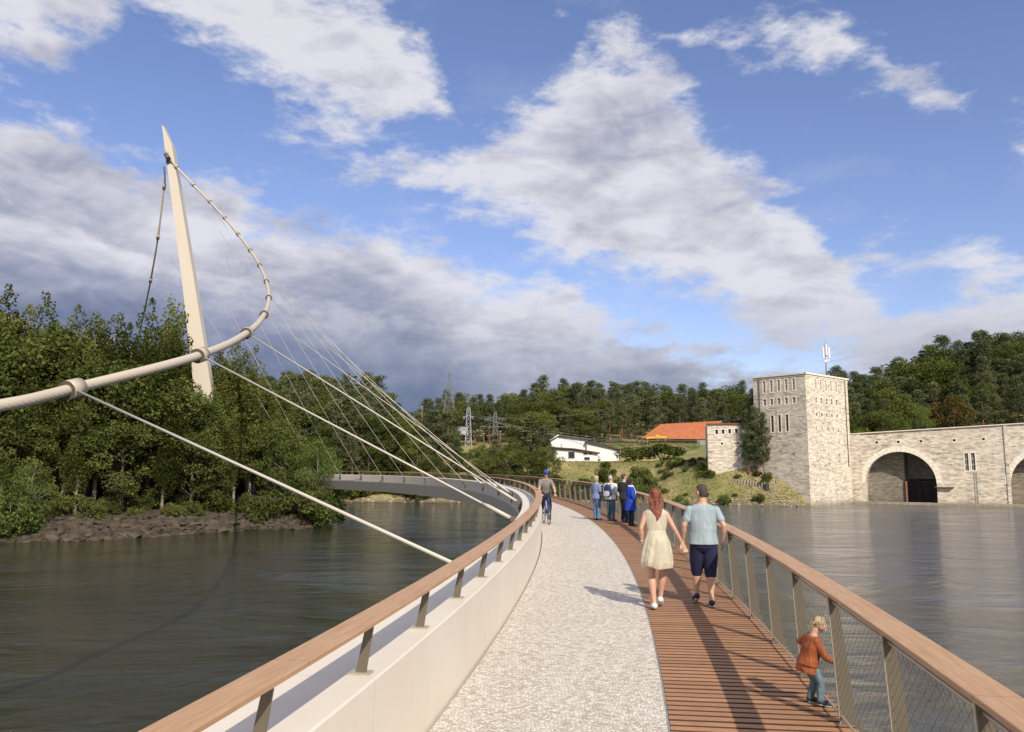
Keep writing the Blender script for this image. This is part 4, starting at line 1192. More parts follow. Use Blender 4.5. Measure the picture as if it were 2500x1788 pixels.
# orange-roofed shed, hedge, crane beam, fences
YS = 214.0
shed = empty('orange_roof_shed', V(1650, 1072, YS), 0, 'long low shed under a big hipped orange tile roof on the slope', 'shed')
def S3(px, py, d=0): return V(px, py, YS + d) - shed.location
mb = MB(); e = [S3(1566, 1070), S3(1740, 1073), S3(1790, 1066, 14), S3(1610, 1066, 14)]; rd = [S3(1612, 1036, 7), S3(1760, 1028, 7)]
mb.quad([e[0], e[1], rd[1], rd[0]]); mb.quad([e[0], rd[0], e[3]]); mb.quad([e[1], e[2], rd[1]]); mb.quad([e[3], rd[0], rd[1], e[2]]); mb.quad(e[::-1])
mb.build('roof', M['tiles'], shed)
mb = MB(); a = S3(1585, 1071, 1.2); b = S3(1735, 1073, 1.2); lo = Vector((0, 0, -3.5))
mb.quad([a + lo, b + lo, b, a]); mb.quad([b + lo, S3(1780, 1070, 12) + lo, S3(1780, 1070, 12), b]); mb.quad([S3(1600, 1070, 12) + lo, a + lo, a, S3(1600, 1070, 12)]); mb.build('wall', M['woodpost'], shed)
cr = empty('crane_beam', V(1598, 1070, 209), 0, 'yellow gantry crane beam in front of the orange tile roof', 'crane')
mb = MB(); a, b = V(1578, 1069.5, 209) - cr.location, V(1627, 1067.5, 209) - cr.location; mb.bar(a, b, 0.4, 0.42); mb.build('beam', M['yellow'], cr)
mb = MB(); m_ = a.lerp(b, 0.55); mb.box(m_ + Vector((-0.45, -0.3, 0.1)), m_ + Vector((0.45, 0.3, 0.65))); mb.build('trolley', M['yellow'], cr)
mb = MB(); mb.bar(m_, m_ - Vector((0, 0, 4)), 0.1); mb.bar(a + Vector((0.3, 0, 0)), a + Vector((0.3, 0, -4)), 0.15); mb.bar(b - Vector((0.3, 0, 0)), b + Vector((-0.3, 0, -4)), 0.15); mb.build('leg', M['galv'], cr)


def panel_fence(px0, px1, ytop0, ytop1, Y0_, Y1_, hgt, label, matn, n, cat='fence'):
    a, b = V(px0, ytop0, Y0_), V(px1, ytop1, Y1_); r = empty('fence', a - Vector((0, 0, hgt)), 0, label, cat); o = r.location
    d = (b - a) / n
    for i in range(n + 1):
        p = a + d * i; mb = MB(); mb.bar(p - o + Vector((0, 0, 0.05)), p - o - Vector((0, 0, hgt + 1)), 0.1); mb.build('post', M['galv'], r)
    mb = MB()
    for i in range(n):
        p, q = a + d * i, a + d * (i + 1); m = 10
        for k in range(m):
            u, v = p.lerp(q, (k + 0.08) / m) - o, p.lerp(q, (k + 0.85) / m) - o; mb.quad([u - Vector((0, 0, hgt)), v - Vector((0, 0, hgt)), v, u])
    mb.build('slat_panel', M[matn], r); return r


panel_fence(1702, 1722, 1075, 1075, 206, 206, 1.0, 'short grey railing at the end of the hedge beside the stone wing', 'galv', 3)
panel_fence(1703, 1742, 1122, 1122, 180, 180, 1.1, 'grey corrugated barrier on the terrace, left of the white container', 'fencegrey', 4, 'barrier')
panel_fence(1752, 1783, 1121, 1121, 180, 180, 1.2, 'grey corrugated barrier on the terrace below the stone wing windows', 'fencegrey', 3, 'barrier')
panel_fence(1105, 1142, 1041, 1043, 212, 212, 1.2, 'long weathered wooden fence on the grass by the pylons', 'fencegrey', 6)
c = V(1747, 1132, 179.5); bx = empty('container', c, 0, 'small white container between the grey barriers on the terrace', 'container')
mb = MB(); mb.box((-0.5, -0.4, 0), (0.5, 0.4, 1.15)); mb.build('body', M['mast'], bx); mb = MB(); mb.box((-0.55, -0.45, 1.15), (0.55, 0.45, 1.22)); mb.build('lid', M['fencegrey'], bx)
car = empty('parked_car', V(1134, 1066, 228), R(80), 'tiny silver car parked on the grass beside the pale pylon', 'car')
mb = MB(); mb.box((-2, -0.8, 0.35), (2, 0.8, 0.85)); mb.faces([(-1.3, -0.75, 0.85), (1.2, -0.75, 0.85), (1.2, 0.75, 0.85), (-1.3, 0.75, 0.85), (-0.8, -0.6, 1.4), (0.7, -0.6, 1.4), (0.7, 0.6, 1.4), (-0.8, 0.6, 1.4)], [(4, 5, 6, 7), (0, 1, 5, 4), (1, 2, 6, 5), (2, 3, 7, 6), (3, 0, 4, 7)]); mb.build('body', M['fencegrey'], car)
for x in (-1.25, 1.25): mb = MB(); mb.tube([(x, -0.85, 0.33), (x, 0.85, 0.33)], 0.33, 12); mb.build('wheel', M['black'], car)

# retaining wall and stone revetment by the tower foot
def onland(px, t):
    q = (px - CX) / F; y = shore(q) + t; return Vector((q * y, y, land(q * y, y)))
a = onland(1775, 5.5); rw = empty('retaining_wall', a, 0, 'low weathered grey retaining wall on the bank below the pine trees', 'wall'); mbw = MB()
for k in range(14):
    p, q = onland(1775 + k * 7, 5.5 - k * 0.12) - a, onland(1775 + k * 7 + 7.1, 5.5 - k * 0.12) - a
    mbw.box((p.x, p.y - 0.2, p.z - 2.0), (q.x, p.y + 0.35, onland(1820, 5).z - a.z + 0.75 - 0.04 * k))
mbw.build('masonry', M['concrete'], rw)
g_ = onland(1866, 3.6) - a; mb = MB(); mb.box(g_ + Vector((-0.25, -0.2, -0.5)), g_ + Vector((0.35, 0.1, 1.5))); mb.build('door', M['gate'], rw)
gp = onland(1881, 3.2) - a; mb = MB()
for dx in (-0.3, 0.3): mb.bar(gp + Vector((dx, 0, -1)), gp + Vector((dx, 0, 2.2)), 0.07)
for k in range(4): mb.bar(gp + Vector((-0.3, 0, k * 0.6)), gp + Vector((0.3, 0, k * 0.6)), 0.05)
mb.build('guard_rail', M['galv'], rw)


def boulder(mb, c, r, rs):
    v = rs.normal(size=(14, 3)); v /= np.linalg.norm(v, axis=1)[:, None]; v *= r * rs.uniform(0.75, 1.15, (14, 1)) * np.array([1.25, 1.0, 0.7])
    import bmesh
    bm = bmesh.new(); [bm.verts.new(tuple(p)) for p in v]; bmesh.ops.convex_hull(bm, input=bm.verts)
    bm.verts.ensure_lookup_table(); bm.verts.index_update()
    vs = [tuple(Vector(q.co) + Vector(c)) for q in bm.verts]; mb.faces(vs, [tuple(q.index for q in f.verts) for f in bm.faces]); bm.free()


rs = np.random.default_rng(3)
mb = MB()
for i in range(1500):
    a = rs.uniform(-0.66, -0.215); t = abs(rs.normal(0, 2.4)); y = float(np.interp(a, ISX, ISY)) + t
    boulder(mb, (a * y, y, island(a * y, y) + 0.05), rs.uniform(0.18, 0.55), rs)
o = mb.build('riprap', M['rock']); tag(o, 'dark rough riprap stones piled along the island shore', 'rocks', kind='stuff')
for i in range(34):
    mb = MB(); a = -0.62 + 0.4 * i / 34 + rs.uniform(-0.005, 0.005); y = float(np.interp(a, ISX, ISY)) + rs.uniform(-0.2, 2.6); z = island(a * y, y)
    boulder(mb, (0, 0, 0.1), rs.uniform(0.6, 1.0), rs); o = mb.build('boulder', M['rock'], loc=(a * y, y, z)); tag(o, 'large dark boulder among the riprap on the island shore', 'boulder', 'large boulders on the island shore')
mb = MB()
for i in range(700):                                  # stony foot of the far bank and the rubble beside the tower
    if i < 480: a = rs.uniform(-0.24, 0.34); t = abs(rs.normal(0, 0.9)); r_ = rs.uniform(0.12, 0.4)
    else: a = rs.uniform(0.27, 0.352); t = rs.uniform(0, 9); r_ = rs.uniform(0.15, 0.35)
    y = shore(a) + t; boulder(mb, (a * y, y, land(a * y, y)), r_, rs)
mb_ = mb.build('shore_stones', M['concrete']); tag(mb_, 'pale loose stones along the foot of the far grassy bank', 'rocks', kind='stuff')

# ------------------------------------------------------------ trees
def leaf_mesh(name, cen, size, mat, rs, aspect=0.5, flat=0.0):
    n = len(cen); d = rs.normal(size=(n, 3)); 
    if flat: d[:, 2] *= (1 - flat)
    d /= np.linalg.norm(d, axis=1)[:, None]
    u = rs.normal(size=(n, 3)); u -= (u * d).sum(1)[:, None] * d; u /= np.linalg.norm(u, axis=1)[:, None]
    s = size[:, None]; a = d * s * 0.5; b = u * s * 0.5 * aspect
    v = np.stack([cen - a, cen + b - a * 0.1, cen + a, cen - b - a * 0.1], 1).reshape(-1, 3).astype(np.float32)
    me = bpy.data.meshes.new(name); me.vertices.add(4 * n); me.vertices.foreach_set('co', v.ravel())
    me.loops.add(4 * n); me.loops.foreach_set('vertex_index', np.arange(4 * n, dtype=np.int32))
    me.polygons.add(n); me.polygons.foreach_set('loop_start', np.arange(0, 4 * n, 4, dtype=np.int32)); me.polygons.foreach_set('loop_total', np.full(n, 4, dtype=np.int32))
    me.materials.append(mat); me.update(calc_edges=True); return me


def blobs_leaves(bl, per, lsize, rs, shell=0.55):
    """bl: (x,y,z,rx,rz) blobs; leaves lie mostly in the outer shell of each blob"""
    out = []; sz = []
    tot = sum(b[3] ** 2 for b in bl)
    for x, y, z, rx, rz in bl:
        n = max(40, int(per * rx ** 2 / tot)); d = rs.normal(size=(n, 3)); d /= np.linalg.norm(d, axis=1)[:, None]
        r = rs.uniform(shell, 1.08, (n, 1)) ** 0.8
        out.append(d * r * np.array([rx, rx, rz]) + np.array([x, y, z])); sz.append(rs.uniform(0.6, 1.25, n) * lsize)
    return np.concatenate(out), np.concatenate(sz)


def make_tree(name, kind, h, rs, leaf, bark, nleaf, lsize):
    r = empty(name, (0, 0, 0)); bl = []; mb = MB(); lean = rs.normal(0, 0.03 * h, 2)
    def trunk(z): t = z / h; return np.array([lean[0] * t ** 1.5 + 0.12 * math.sin(3 * t + 1), lean[1] * t ** 1.5, z])
    if kind == 'poplar':
        R0 = h * 0.125
        for q in range(rs.integers(4, 7)):            # several steep leaders, each a ragged plume
            a = rs.uniform(0, 6.28); rr_ = R0 * rs.uniform(0.25, 1.0) * (q > 0); top = 1.0 if q == 0 else rs.uniform(0.66, 0.95)
            z = rs.uniform(0.24, 0.42)
            while z < top:
                f = (z / top); b = h * (0.060 * (1.0 - f ** 3.0) + 0.022) * rs.uniform(0.75, 1.2); c = trunk(z * h); w_ = rr_ * (0.45 + 0.6 * min(1, f * 1.3))
                bl.append((c[0] + w_ * math.cos(a) + rs.normal(0, 0.022 * h), c[1] + w_ * math.sin(a) + rs.normal(0, 0.022 * h), c[2], b, b * 1.4)); z += rs.uniform(0.03, 0.06)
    elif kind == 'round':
        R0 = h * 0.30
        for i in range(48):
            d = rs.normal(size=3); d /= np.linalg.norm(d); q = rs.uniform(0.45, 1.0) ** 0.5
            c = np.array([d[0] * R0 * q, d[1] * R0 * q, h * 0.56 + d[2] * h * 0.38 * q]); b = h * rs.uniform(0.055, 0.10)
            bl.append((*c, b, b * 0.85))
    elif kind == 'pine':
        z = 0.28
        while z < 1.0:
            t = (z - 0.28) / 0.72; Rr = h * 0.17 * (math.sin((0.10 + 0.90 * (1 - t)) * math.pi * 0.60)) * rs.uniform(0.7, 1.1)
            for i in range(int(6 + 3 * (1 - t))):
                a = rs.uniform(0, 6.28); q = rs.uniform(0.35, 1) * Rr; c = trunk(z * h); b = h * rs.uniform(0.038, 0.062)
                bl.append((c[0] + q * math.cos(a), c[1] + q * math.sin(a), c[2] + rs.normal(0, 0.016 * h), b, b * 0.72))
            z += rs.uniform(0.045, 0.075)
    elif kind == 'spruce':
        z = 0.12
        while z < 1.0:
            Rr = h * 0.17 * (1.03 - z) ** 0.85
            for i in range(6):
                a = rs.uniform(0, 6.28); q = Rr * rs.uniform(0.3, 1); b = max(0.02 * h, Rr * 0.42)
                bl.append((q * math.cos(a), q * math.sin(a), z * h - q * 0.35, b, b * 0.5))
            z += 0.055
    elif kind == 'bush':
        for i in range(26):
            d = rs.normal(size=3); d /= np.linalg.norm(d); q = rs.uniform(0.3, 1) ** 0.5
            b = h * rs.uniform(0.13, 0.24); bl.append((d[0] * h * 0.55 * q, d[1] * h * 0.45 * q, max(b * 0.4, h * 0.42 + d[2] * h * 0.45 * q), b, b * 0.85))
    tr = h * (0.016 if kind in ('pine', 'poplar') else 0.02)
    if kind != 'bush':
        zt = {'poplar': 0.86, 'round': 0.72, 'pine': 0.97, 'spruce': 0.98}[kind]
        mb.tube([trunk(h * q) for q in np.linspace(0, zt, 9)], [tr * (1.25 if i == 0 else 1 - 0.85 * i / 8) for i in range(9)], 7)
        order = sorted(range(len(bl)), key=lambda i: -bl[i][3])[:20]
        for i in order:
            x, y, z, a, b = bl[i]; z0 = max(0.15 * h, z - 0.16 * h * (0.3 if kind == 'pine' else 1)); p = trunk(z0); q = np.array([x, y, z])
            m = (p + q) / 2 + np.array([0, 0, -0.01 * h]); mb.tube([p, m, q], [tr * 0.4, tr * 0.27, tr * 0.1], 5, caps=False)
        if kind == 'pine':
            for i in range(5): z = rs.uniform(0.2, 0.4) * h; p = trunk(z); a = rs.uniform(0, 6.28); mb.tube([p, p + np.array([math.cos(a) * h * 0.06, math.sin(a) * h * 0.06, -0.01 * h])], [tr * 0.2, tr * 0.05], 4)
    else:
        for i in range(7): a = rs.uniform(0, 6.28); mb.tube([(0, 0, -0.2), (math.cos(a) * h * 0.3, math.sin(a) * h * 0.3, h * 0.7)], [h * 0.02, h * 0.006], 4)
    mb.build('trunk' if kind != 'bush' else 'stems', M[bark], r)
    cen, sz = blobs_leaves(bl, nleaf, lsize, rs, 0.35 if kind in ('pine', 'spruce') else 0.5)
    me = leaf_mesh('crown', cen, sz, M[leaf], rs, 0.42 if kind in ('pine', 'spruce') else 0.62, 0.35 if kind == 'pine' else 0)
    o = bpy.data.objects.new('crown', me); COL.objects.link(o); o.parent = r
    return r


rs = np.random.default_rng(11)
PROTO = {}
def proto(key, *a):
    PROTO[key] = [make_tree(*a[:1], a[1], a[2], rs, *a[3:]) for _ in range(a_n)]
a_n = 5; proto('poplar', 'poplar_tree', 'poplar', 10, 'leaf_poplar', 'barkpale', 15000, 0.16)
a_n = 2; proto('willow', 'young_willow_tree', 'round', 10, 'leaf_willow', 'barkpale', 6000, 0.21)
a_n = 3; proto('broad', 'broadleaf_tree', 'round', 10, 'leaf_broad', 'bark', 7000, 0.24)
a_n = 5; proto('pine', 'pine_tree', 'pine', 10, 'leaf_pine', 'pinebark', 6500, 0.22)
a_n = 1; proto('spruce', 'spruce_tree', 'spruce', 10, 'leaf_pine', 'bark', 3000, 0.30)
a_n = 3; proto('bush', 'bush', 'bush', 10, 'leaf_broad', 'bark', 2600, 0.75)
a_n = 1; proto('gbush', 'bush', 'bush', 10, 'leaf_willow', 'bark', 2600, 0.75)
a_n = 1; proto('rusty', 'broadleaf_tree', 'round', 10, 'leaf_autumn', 'bark', 4200, 0.34)
USED = set()


def plant(key, loc, h, label, cat='tree', group=None, wide=1.0, i=None):
    ps = PROTO[key]; p = ps[(i if i is not None else random.randrange(len(ps))) % len(ps)]
    if id(p) in USED: o = copy_tree(p)
    else: o = p; USED.add(id(p))
    o.location = loc; s = h / 10; o.scale = (s * wide, s * wide, s); o.rotation_euler = (0, 0, random.uniform(0, 6.28))
    for k in ('label', 'category', 'group'):
        if k in o: del o[k]
    return tag(o, label, cat, group)


def ptop(key, px, ytop, Y, label, group=None, gz_=None, **kw):
    """tree whose crown top stands at a photo height, at distance Y, rooted in the land there"""
    t = V(px, ytop, Y); z = (gz_ if gz_ is not None else land(t.x, Y)) - 0.2
    return plant(key, (t.x, Y, z), max(2.0, t.z - z), label, 'bush' if 'bush' in key else 'tree', group, **kw)


# island: front skyline row and rows behind and below
LP_ = 'tall green poplar in the dense dark row of trees on the island'
sky_l = [(-70, 700), (-20, 695), (37, 686), (95, 742), (157, 718), (203, 748), (240, 755), (289, 755), (330, 800), (367, 741), (403, 733), (437, 757), (508, 846), (545, 852), (583, 824), (625, 868), (655, 930)]
for i, (px, y) in enumerate(sky_l):
    a = (px - CX) / F; Y = float(np.interp(a, ISX, ISY)) + 15 + random.uniform(-3, 3)
    if 425 < px < 535: Y = 106
    t = V(px, y, Y); plant('poplar', (t.x, Y, island(t.x, Y) - 0.1), t.z - island(t.x, Y), LP_, 'tree', 'poplars on the island', wide=0.95)
for row, (dy, f0, f1, n) in enumerate(((9.5, 0.62, 0.88, 15), (13, 0.7, 0.95, 15), (21, 0.65, 0.92, 15), (27, 0.7, 0.92, 13), (33, 0.6, 0.8, 14), (6.5, 0.3, 0.5, 7))):
    for k in range(n):
        px = -60 + (k + random.uniform(0.2, 0.8)) * (750 if row < 3 else 700) / n; a = (px - CX) / F; Y = float(np.interp(a, ISX, ISY)) + dy + random.uniform(-1.3, 1.3)
        yt = float(np.interp(px, [q[0] for q in sky_l] + [790], [q[1] for q in sky_l] + [1050])); yy = max(yt + 22, 1150 - (1150 - yt) * random.uniform(f0, f1))
        if 425 < px < 535 and Y < 101: yy = max(yy, 945)
        t = V(px, yy, Y)
        z = island(t.x, Y); key = 'poplar' if random.random() < (0.8 if row < 2 else 0.5) else 'broad'
        plant(key, (t.x, Y, z - 0.1), max(4, t.z - z), LP_ if key == 'poplar' else 'broad dark leafy tree in the thick wood on the island', 'tree', 'poplars on the island' if key == 'poplar' else 'broadleaf trees on the island', wide=0.95 if key == 'poplar' else 1.15)
for px, y, dY, key, w, lab in ((85, 1112, 2.2, 'willow', 0.9, 'light green young tree at the water edge, far left'), (40, 1180, 1.5, 'gbush', 1, 'low green bush on the stones at the far left shore'), (10, 1130, 2.5, 'willow', 1, 'leafy young tree at the left end of the island shore'),
                              (727, 1052, 6, 'willow', 0.8, 'slender light green tree near the tip of the island'), (765, 1085, 3.5, 'willow', 0.95, 'light green tree overhanging the end of the bridge'), (700, 1040, 5, 'willow', 0.8, 'pale green tree left of the bridge end'),
                              (672, 1000, 6, 'broad', 0.9, 'dark tree between the poplars and the island tip'), (790, 1180, 1.5, 'gbush', 1, 'green bush at the very tip of the island'), (745, 1170, 1.5, 'bush', 1, 'dark bush behind the stones near the island tip'), (655, 1180, 2.5, 'bush', 1.1, 'dark low bush above the riprap under the long hanger'),
                              (775, 1130, 9, 'willow', 1.2, 'leafy tree hiding the far end of the bridge'), (778, 1062, 1.2, 'willow', 0.9, 'light green tree leaning over the water at the island tip'), (792, 1120, 0.6, 'willow', 0.9, 'low leafy tree at the outermost point of the island'), (745, 1110, 9, 'broad', 1.1, 'dark leafy tree behind the bridge end'), (465, 912, 10, 'willow', 0.8, 'bright green tree covering the foot of the leaning pylon')):
    a = (px - CX) / F; Y = float(np.interp(a, ISX, ISY)) + dY; t = V(px, y, Y); z = island(t.x, Y)
    plant(key, (t.x, Y, z - 0.2), max(1.8, t.z - z), lab, 'bush' if 'bush' in key else 'tree', wide=w)
for k in range(26):
    px = -60 + k * 31; a = (px - CX) / F; Y = float(np.interp(a, ISX, ISY)) + random.uniform(30, 36); x = a * Y
    plant('bush', (x, Y, island(x, Y) - 0.3), random.uniform(4.0, 6.0), 'dark undergrowth bush beneath the island trees', 'bush', 'undergrowth bushes on the island', wide=1.3)
for k in range(30):
    px = -60 + k * 27 + random.uniform(-9, 9); a = (px - CX) / F; Y = float(np.interp(a, ISX, ISY)) + random.uniform(4.5, 9); x = a * Y
    plant('bush', (x, Y, island(x, Y) - 0.3), random.uniform(1.5, 3.4), 'dark undergrowth bush beneath the island trees', 'bush', 'undergrowth bushes on the island', wide=1.15)

# hillside wood across the river
SKY = [(560, 900), (600, 905), (640, 910), (700, 900), (760, 900), (830, 915), (870, 905), (905, 900), (935, 940), (962, 985), (985, 1020), (1010, 1000), (1040, 972), (1090, 958), (1150, 948), (1200, 955), (1250, 945), (1290, 935), (1325, 920), (1345, 945), (1390, 925), (1450, 928), (1500, 920), (1540, 922), (1600, 935), (1650, 930), (1700, 932), (1760, 935), (1800, 935), (1850, 942)]
sx, sy_ = [p[0] for p in SKY], [p[1] for p in SKY]
WL = {'pine': 'dark green pine with bare reddish trunk in the hillside wood behind the white house', 'broad': 'full dark broadleaf tree in the hillside wood across the river', 'spruce': 'pointed dark spruce in the hillside wood across the river'}
WG = {'pine': 'pines of the hillside wood', 'broad': 'broadleaf trees of the hillside wood', 'spruce': 'spruces of the hillside wood'}
for row, (Yr, step, dlow) in enumerate(((262, 26, 0), (246, 28, 16), (232, 30, 34), (219, 32, 60))):
    px = 560 + row * 9
    while px < 1860:
        if not (970 < px < 1003 and row < 3) and not (1100 < px < 1250 and row == 3) and not (1560 < px < 1860 and row == 3):
            key = random.choices(['pine', 'broad', 'spruce'], [0.62, 0.33, 0.05])[0]
            y = np.interp(px, sx, sy_) + dlow + random.uniform(-4, 14)
            Y = Yr + random.uniform(-5, 5) - (15 if px < 960 else 0)
            if row == 3: Y = max(Y, 222) if 1340 < px < 1760 else Y - 8
            ptop(key, px, y, Y, WL[key], WG[key], wide=random.uniform(1.15, 1.5) if key != 'spruce' else 1)
        px += step * random.uniform(0.8, 1.2)
# left slope, nearer the water, down to the bank
for row, (Yr, y0_, step) in enumerate(((200, 960, 36), (190, 1010, 40), (183, 1050, 42))):
    px = 610
    while px < 1000:
        if not (row == 2 and 880 < px < 1010): ptop(random.choice(['pine', 'pine', 'broad']), px, max(y0_, np.interp(px, sx, sy_) + 25 + 30 * row) + random.uniform(-12, 18), Yr, 'dark tree on the slope above the far end of the bridge', 'trees on the slope behind the bridge end', wide=1.4)
        px += step
for px, y, Y, key, w, lab in ((985, 1010, 205, 'broad', 1.1, 'light green rounded tree in the gap of the hills'), (960, 1030, 188, 'broad', 1.4, 'big dark crown tree left of the pylons'), (1060, 1000, 195, 'pine', 1.5, 'large spreading pine below the tall power pylon'), (1095, 1008, 190, 'pine', 1.6, 'broad dark pine at the foot of the tall power pylon'),
                              (1020, 1060, 182, 'broad', 1.2, 'rounded tree on the slope left of the broad dark pine'), (1120, 1070, 182, 'pine', 1.2, 'dark pine just left of the pale lattice pylon'), (1215, 1075, 181, 'pine', 1.7, 'wide dark pine in front of the two-armed pylon'), (1190, 1088, 180, 'broad', 1.2, 'dark tree right of the pale lattice pylon'), (1250, 1062, 184, 'broad', 1.2, 'dark full tree left of the conifer by the house'),
                              (1292, 1010, 188, 'spruce', 1.9, 'tall dense conifer standing just left of the white house'), (1325, 1040, 184, 'pine', 1.5, 'dark conifer touching the left side of the white house'), (1330, 1085, 177, 'broad', 1.3, 'rounded dark tree at the lower left of the white house'), (1290, 1090, 176, 'broad', 1.2, 'dense dark tree on the bank below the conifer'),
                              (1240, 1090, 174, 'broad', 1.2, 'dark tree on the bank above the railing bend'), (1165, 1085, 176, 'broad', 1.1, 'small tree on the bank below the pylons')):
    ptop(key, px, y, Y, lab, wide=w)
for px, y, Y, w, lab in ((1545, 1086, 190, 1.75, 'smaller round dark bush right of the white house'), (1620, 1078, 189, 2.2, 'large round dark bush on the terrace right of the house')):
    o = ptop('bush', px, y, Y, lab, wide=w * 0.95)
for px, y, Y, key in ((1568, 1132, 172, 'bush'), (1580, 1150, 168, 'bush'), (1660, 1125, 174, 'gbush'), (1690, 1140, 170, 'bush'), (1710, 1156, 166, 'bush'), (1640, 1120, 175, 'bush'), (1496, 1156, 167, 'bush'), (1785, 1085, 182, 'gbush'), (1760, 1090, 186, 'bush'), (1537, 1160, 165, 'gbush'), (1825, 1150, 163, 'gbush'), (1790, 1152, 166, 'bush'), (1870, 1150, 158, 'bush'), (1735, 1165, 163, 'bush'), (1480, 1130, 178, 'bush'), (1420, 1160, 168, 'bush'), (1350, 1150, 170, 'bush'), (1660, 1205, 157, 'gbush'), (1770, 1205, 156, 'gbush'), (1850, 1200, 154, 'bush')):
    ptop(key, px, y, Y, 'scrubby green bush on the grassy river bank', 'bushes on the grassy bank', wide=1.0)
for k in range(64):
    px = 760 + k * 9.5 + random.uniform(-3, 3); q = (px - CX) / F; y_ = shore(q) + random.uniform(0.3, 5.0)
    plant(random.choice(['bush', 'gbush', 'bush']), (q * y_, y_, land(q * y_, y_) - 0.2), random.uniform(1.6, 3.6), 'leafy shrub along the far shore beneath the bridge', 'bush', 'shrubs on the far shore under the bridge', wide=1.4)
for k in range(46):
    px = 1395 + random.uniform(0, 470); q = (px - CX) / F; t_ = random.uniform(1.5, 20); y_ = shore(q) + t_
    plant(random.choice(['bush', 'gbush', 'bush']), (q * y_, y_, land(q * y_, y_) - 0.15), random.uniform(0.7, 1.7), 'small low shrub scattered over the grassy bank', 'bush', 'small shrubs on the grassy bank', wide=1.5)
for k in range(38):                                   # shrubs along the far shore seen under the bridge
    px = 640 + k * 17 + random.uniform(-5, 5)
    ptop(random.choice(['bush', 'bush', 'gbush', 'bush']), px, 1140 + random.uniform(0, 45), shore((px - CX) / F) + random.uniform(2.5, 12), 'leafy shrub along the far shore beneath the bridge', 'shrubs on the far shore under the bridge', wide=1.1)
for k in range(16):
    px = 700 + k * 40; ptop('broad', px, 1085 + random.uniform(-10, 25) - (15 if px < 900 else 0), shore((px - CX) / F) + random.uniform(13, 20), 'dense leafy tree on the far bank above the bridge deck', 'trees on the far bank behind the bridge', wide=1.2)
# pines before the stone tower
for px, y, Y, w, lab in ((1822, 1002, 160.5, 0.75, 'slim left pine with ivy on its trunk before the stone wing'), (1842, 992, 159.5, 0.85, 'tallest middle pine with a bare trunk against the tower'), (1862, 1008, 158.5, 0.75, 'right pine casting its shade on the tower face')):
    o = ptop('pine', px, y, Y, lab, wide=w)
t = V(1822, 1138, 160.2); iv = [(0 + rs.normal(0, .22), rs.normal(0, .22), z, 0.35, 0.5) for z in np.linspace(0, 5.2, 16)]
c_, s_ = blobs_leaves(iv, 1500, 0.16, rs); me = leaf_mesh('ivy', c_, s_, M['ivy'], rs); o = bpy.data.objects.new('ivy', me); COL.objects.link(o); o.location = (t.x, 160.2, t.z); tag(o, 'bright green ivy climbing the slim left pine trunk', 'ivy')
# hedge along the upper slope
hp_ = []
for px in np.linspace(1455, 1705, 60):
    p = V(px, 1083, 204)
    for z in (0.3, 0.9, 1.5): hp_.append((p.x, 204 + rs.normal(0, .2), p.z - 1.0 + z, 0.55, 0.5))
c_, s_ = blobs_leaves(hp_, 9000, 0.2, rs); o0 = hp_[0]; me = leaf_mesh('foliage', c_ - np.array([o0[0], 204, o0[2]]), s_, M['leaf_hedge'], rs)
hd = empty('hedge', (o0[0], 204, o0[2]), 0, 'long clipped green hedge below the orange roof', 'hedge'); o = bpy.data.objects.new('foliage', me); COL.objects.link(o); o.parent = hd
# hill behind the dam
SKR = [(1880, 912), (1960, 905), (2040, 900), (2110, 896), (2165, 893), (2200, 870), (2245, 848), (2290, 815), (2330, 825), (2370, 812), (2420, 805), (2480, 800), (2560, 795)]
rx_, ry_ = [p[0] for p in SKR], [p[1] for p in SKR]
for row, (Yr, dl, st) in enumerate(((225, 0, 26), (212, 22, 30), (202, 55, 33), (193, 95, 35), (187, 130, 38))):
    px = 1872 + row * 7
    while px < 2580:
        key = random.choices(['pine', 'broad', 'spruce'], [0.68, 0.29, 0.03])[0]; y = np.interp(px, rx_, ry_) + dl * (0.55 if px < 2200 else 1.1) + random.uniform(-4, 18)
        ptop(key, px, y, Yr + random.uniform(-4, 4), {'pine': 'dark green pine on the wooded hill behind the dam', 'broad': 'dark broadleaf tree on the wooded hill behind the dam', 'spruce': 'pointed spruce on the wooded hill behind the dam'}[key], {'pine': 'pines behind the dam', 'broad': 'broadleaf trees behind the dam', 'spruce': 'spruces behind the dam'}[key], wide=random.uniform(1.2, 1.5)); px += st * random.uniform(0.8, 1.2)
for px, y, Y, key, w, lab in ((2236, 975, 176, 'willow', 0.75, 'light green pointed tree behind the dam wall'), (2085, 1035, 176, 'gbush', 1, 'bright green bush peeping over the dam wall beside the tower'), (2190, 1040, 175, 'gbush', 1.1, 'light green bush left of the pointed tree behind the dam'), (2320, 955, 180, 'rusty', 1.1, 'rusty brown crowned tree behind the dam wall'), (2150, 990, 180, 'broad', 1.2, 'spreading dark tree above the first arch'), (2060, 1000, 178, 'broad', 1, 'dark tree right beside the tower')):
    ptop(key, px, y, Y, lab, wide=w)
for ps in PROTO.values():
    for p in ps:
        if id(p) not in USED:
            for c in list(p.children): bpy.data.objects.remove(c)
            bpy.data.objects.remove(p)
# rough grass on the near part of the far bank
n = 16000; a = rs.uniform(0.02, 0.35, n); t = rs.uniform(0.6, 26, n); cen = []
for q in range(n):
    y = shore(a[q]) + t[q]; x = a[q] * y; cen.append((x, y, land(x, y) + 0.08))
me = leaf_mesh('rough_grass', np.array(cen), rs.uniform(0.2, 0.55, n), mat_leaf('grass_blades', (0.09, 0.105, 0.03), (0.19, 0.18, 0.06), (0.32, 0.27, 0.12), 0.2, 0.15), rs, 0.3)
o = bpy.data.objects.new('rough_grass', me); COL.objects.link(o); tag(o, 'dry yellow green grass and weeds on the river bank', 'grass', kind='stuff')

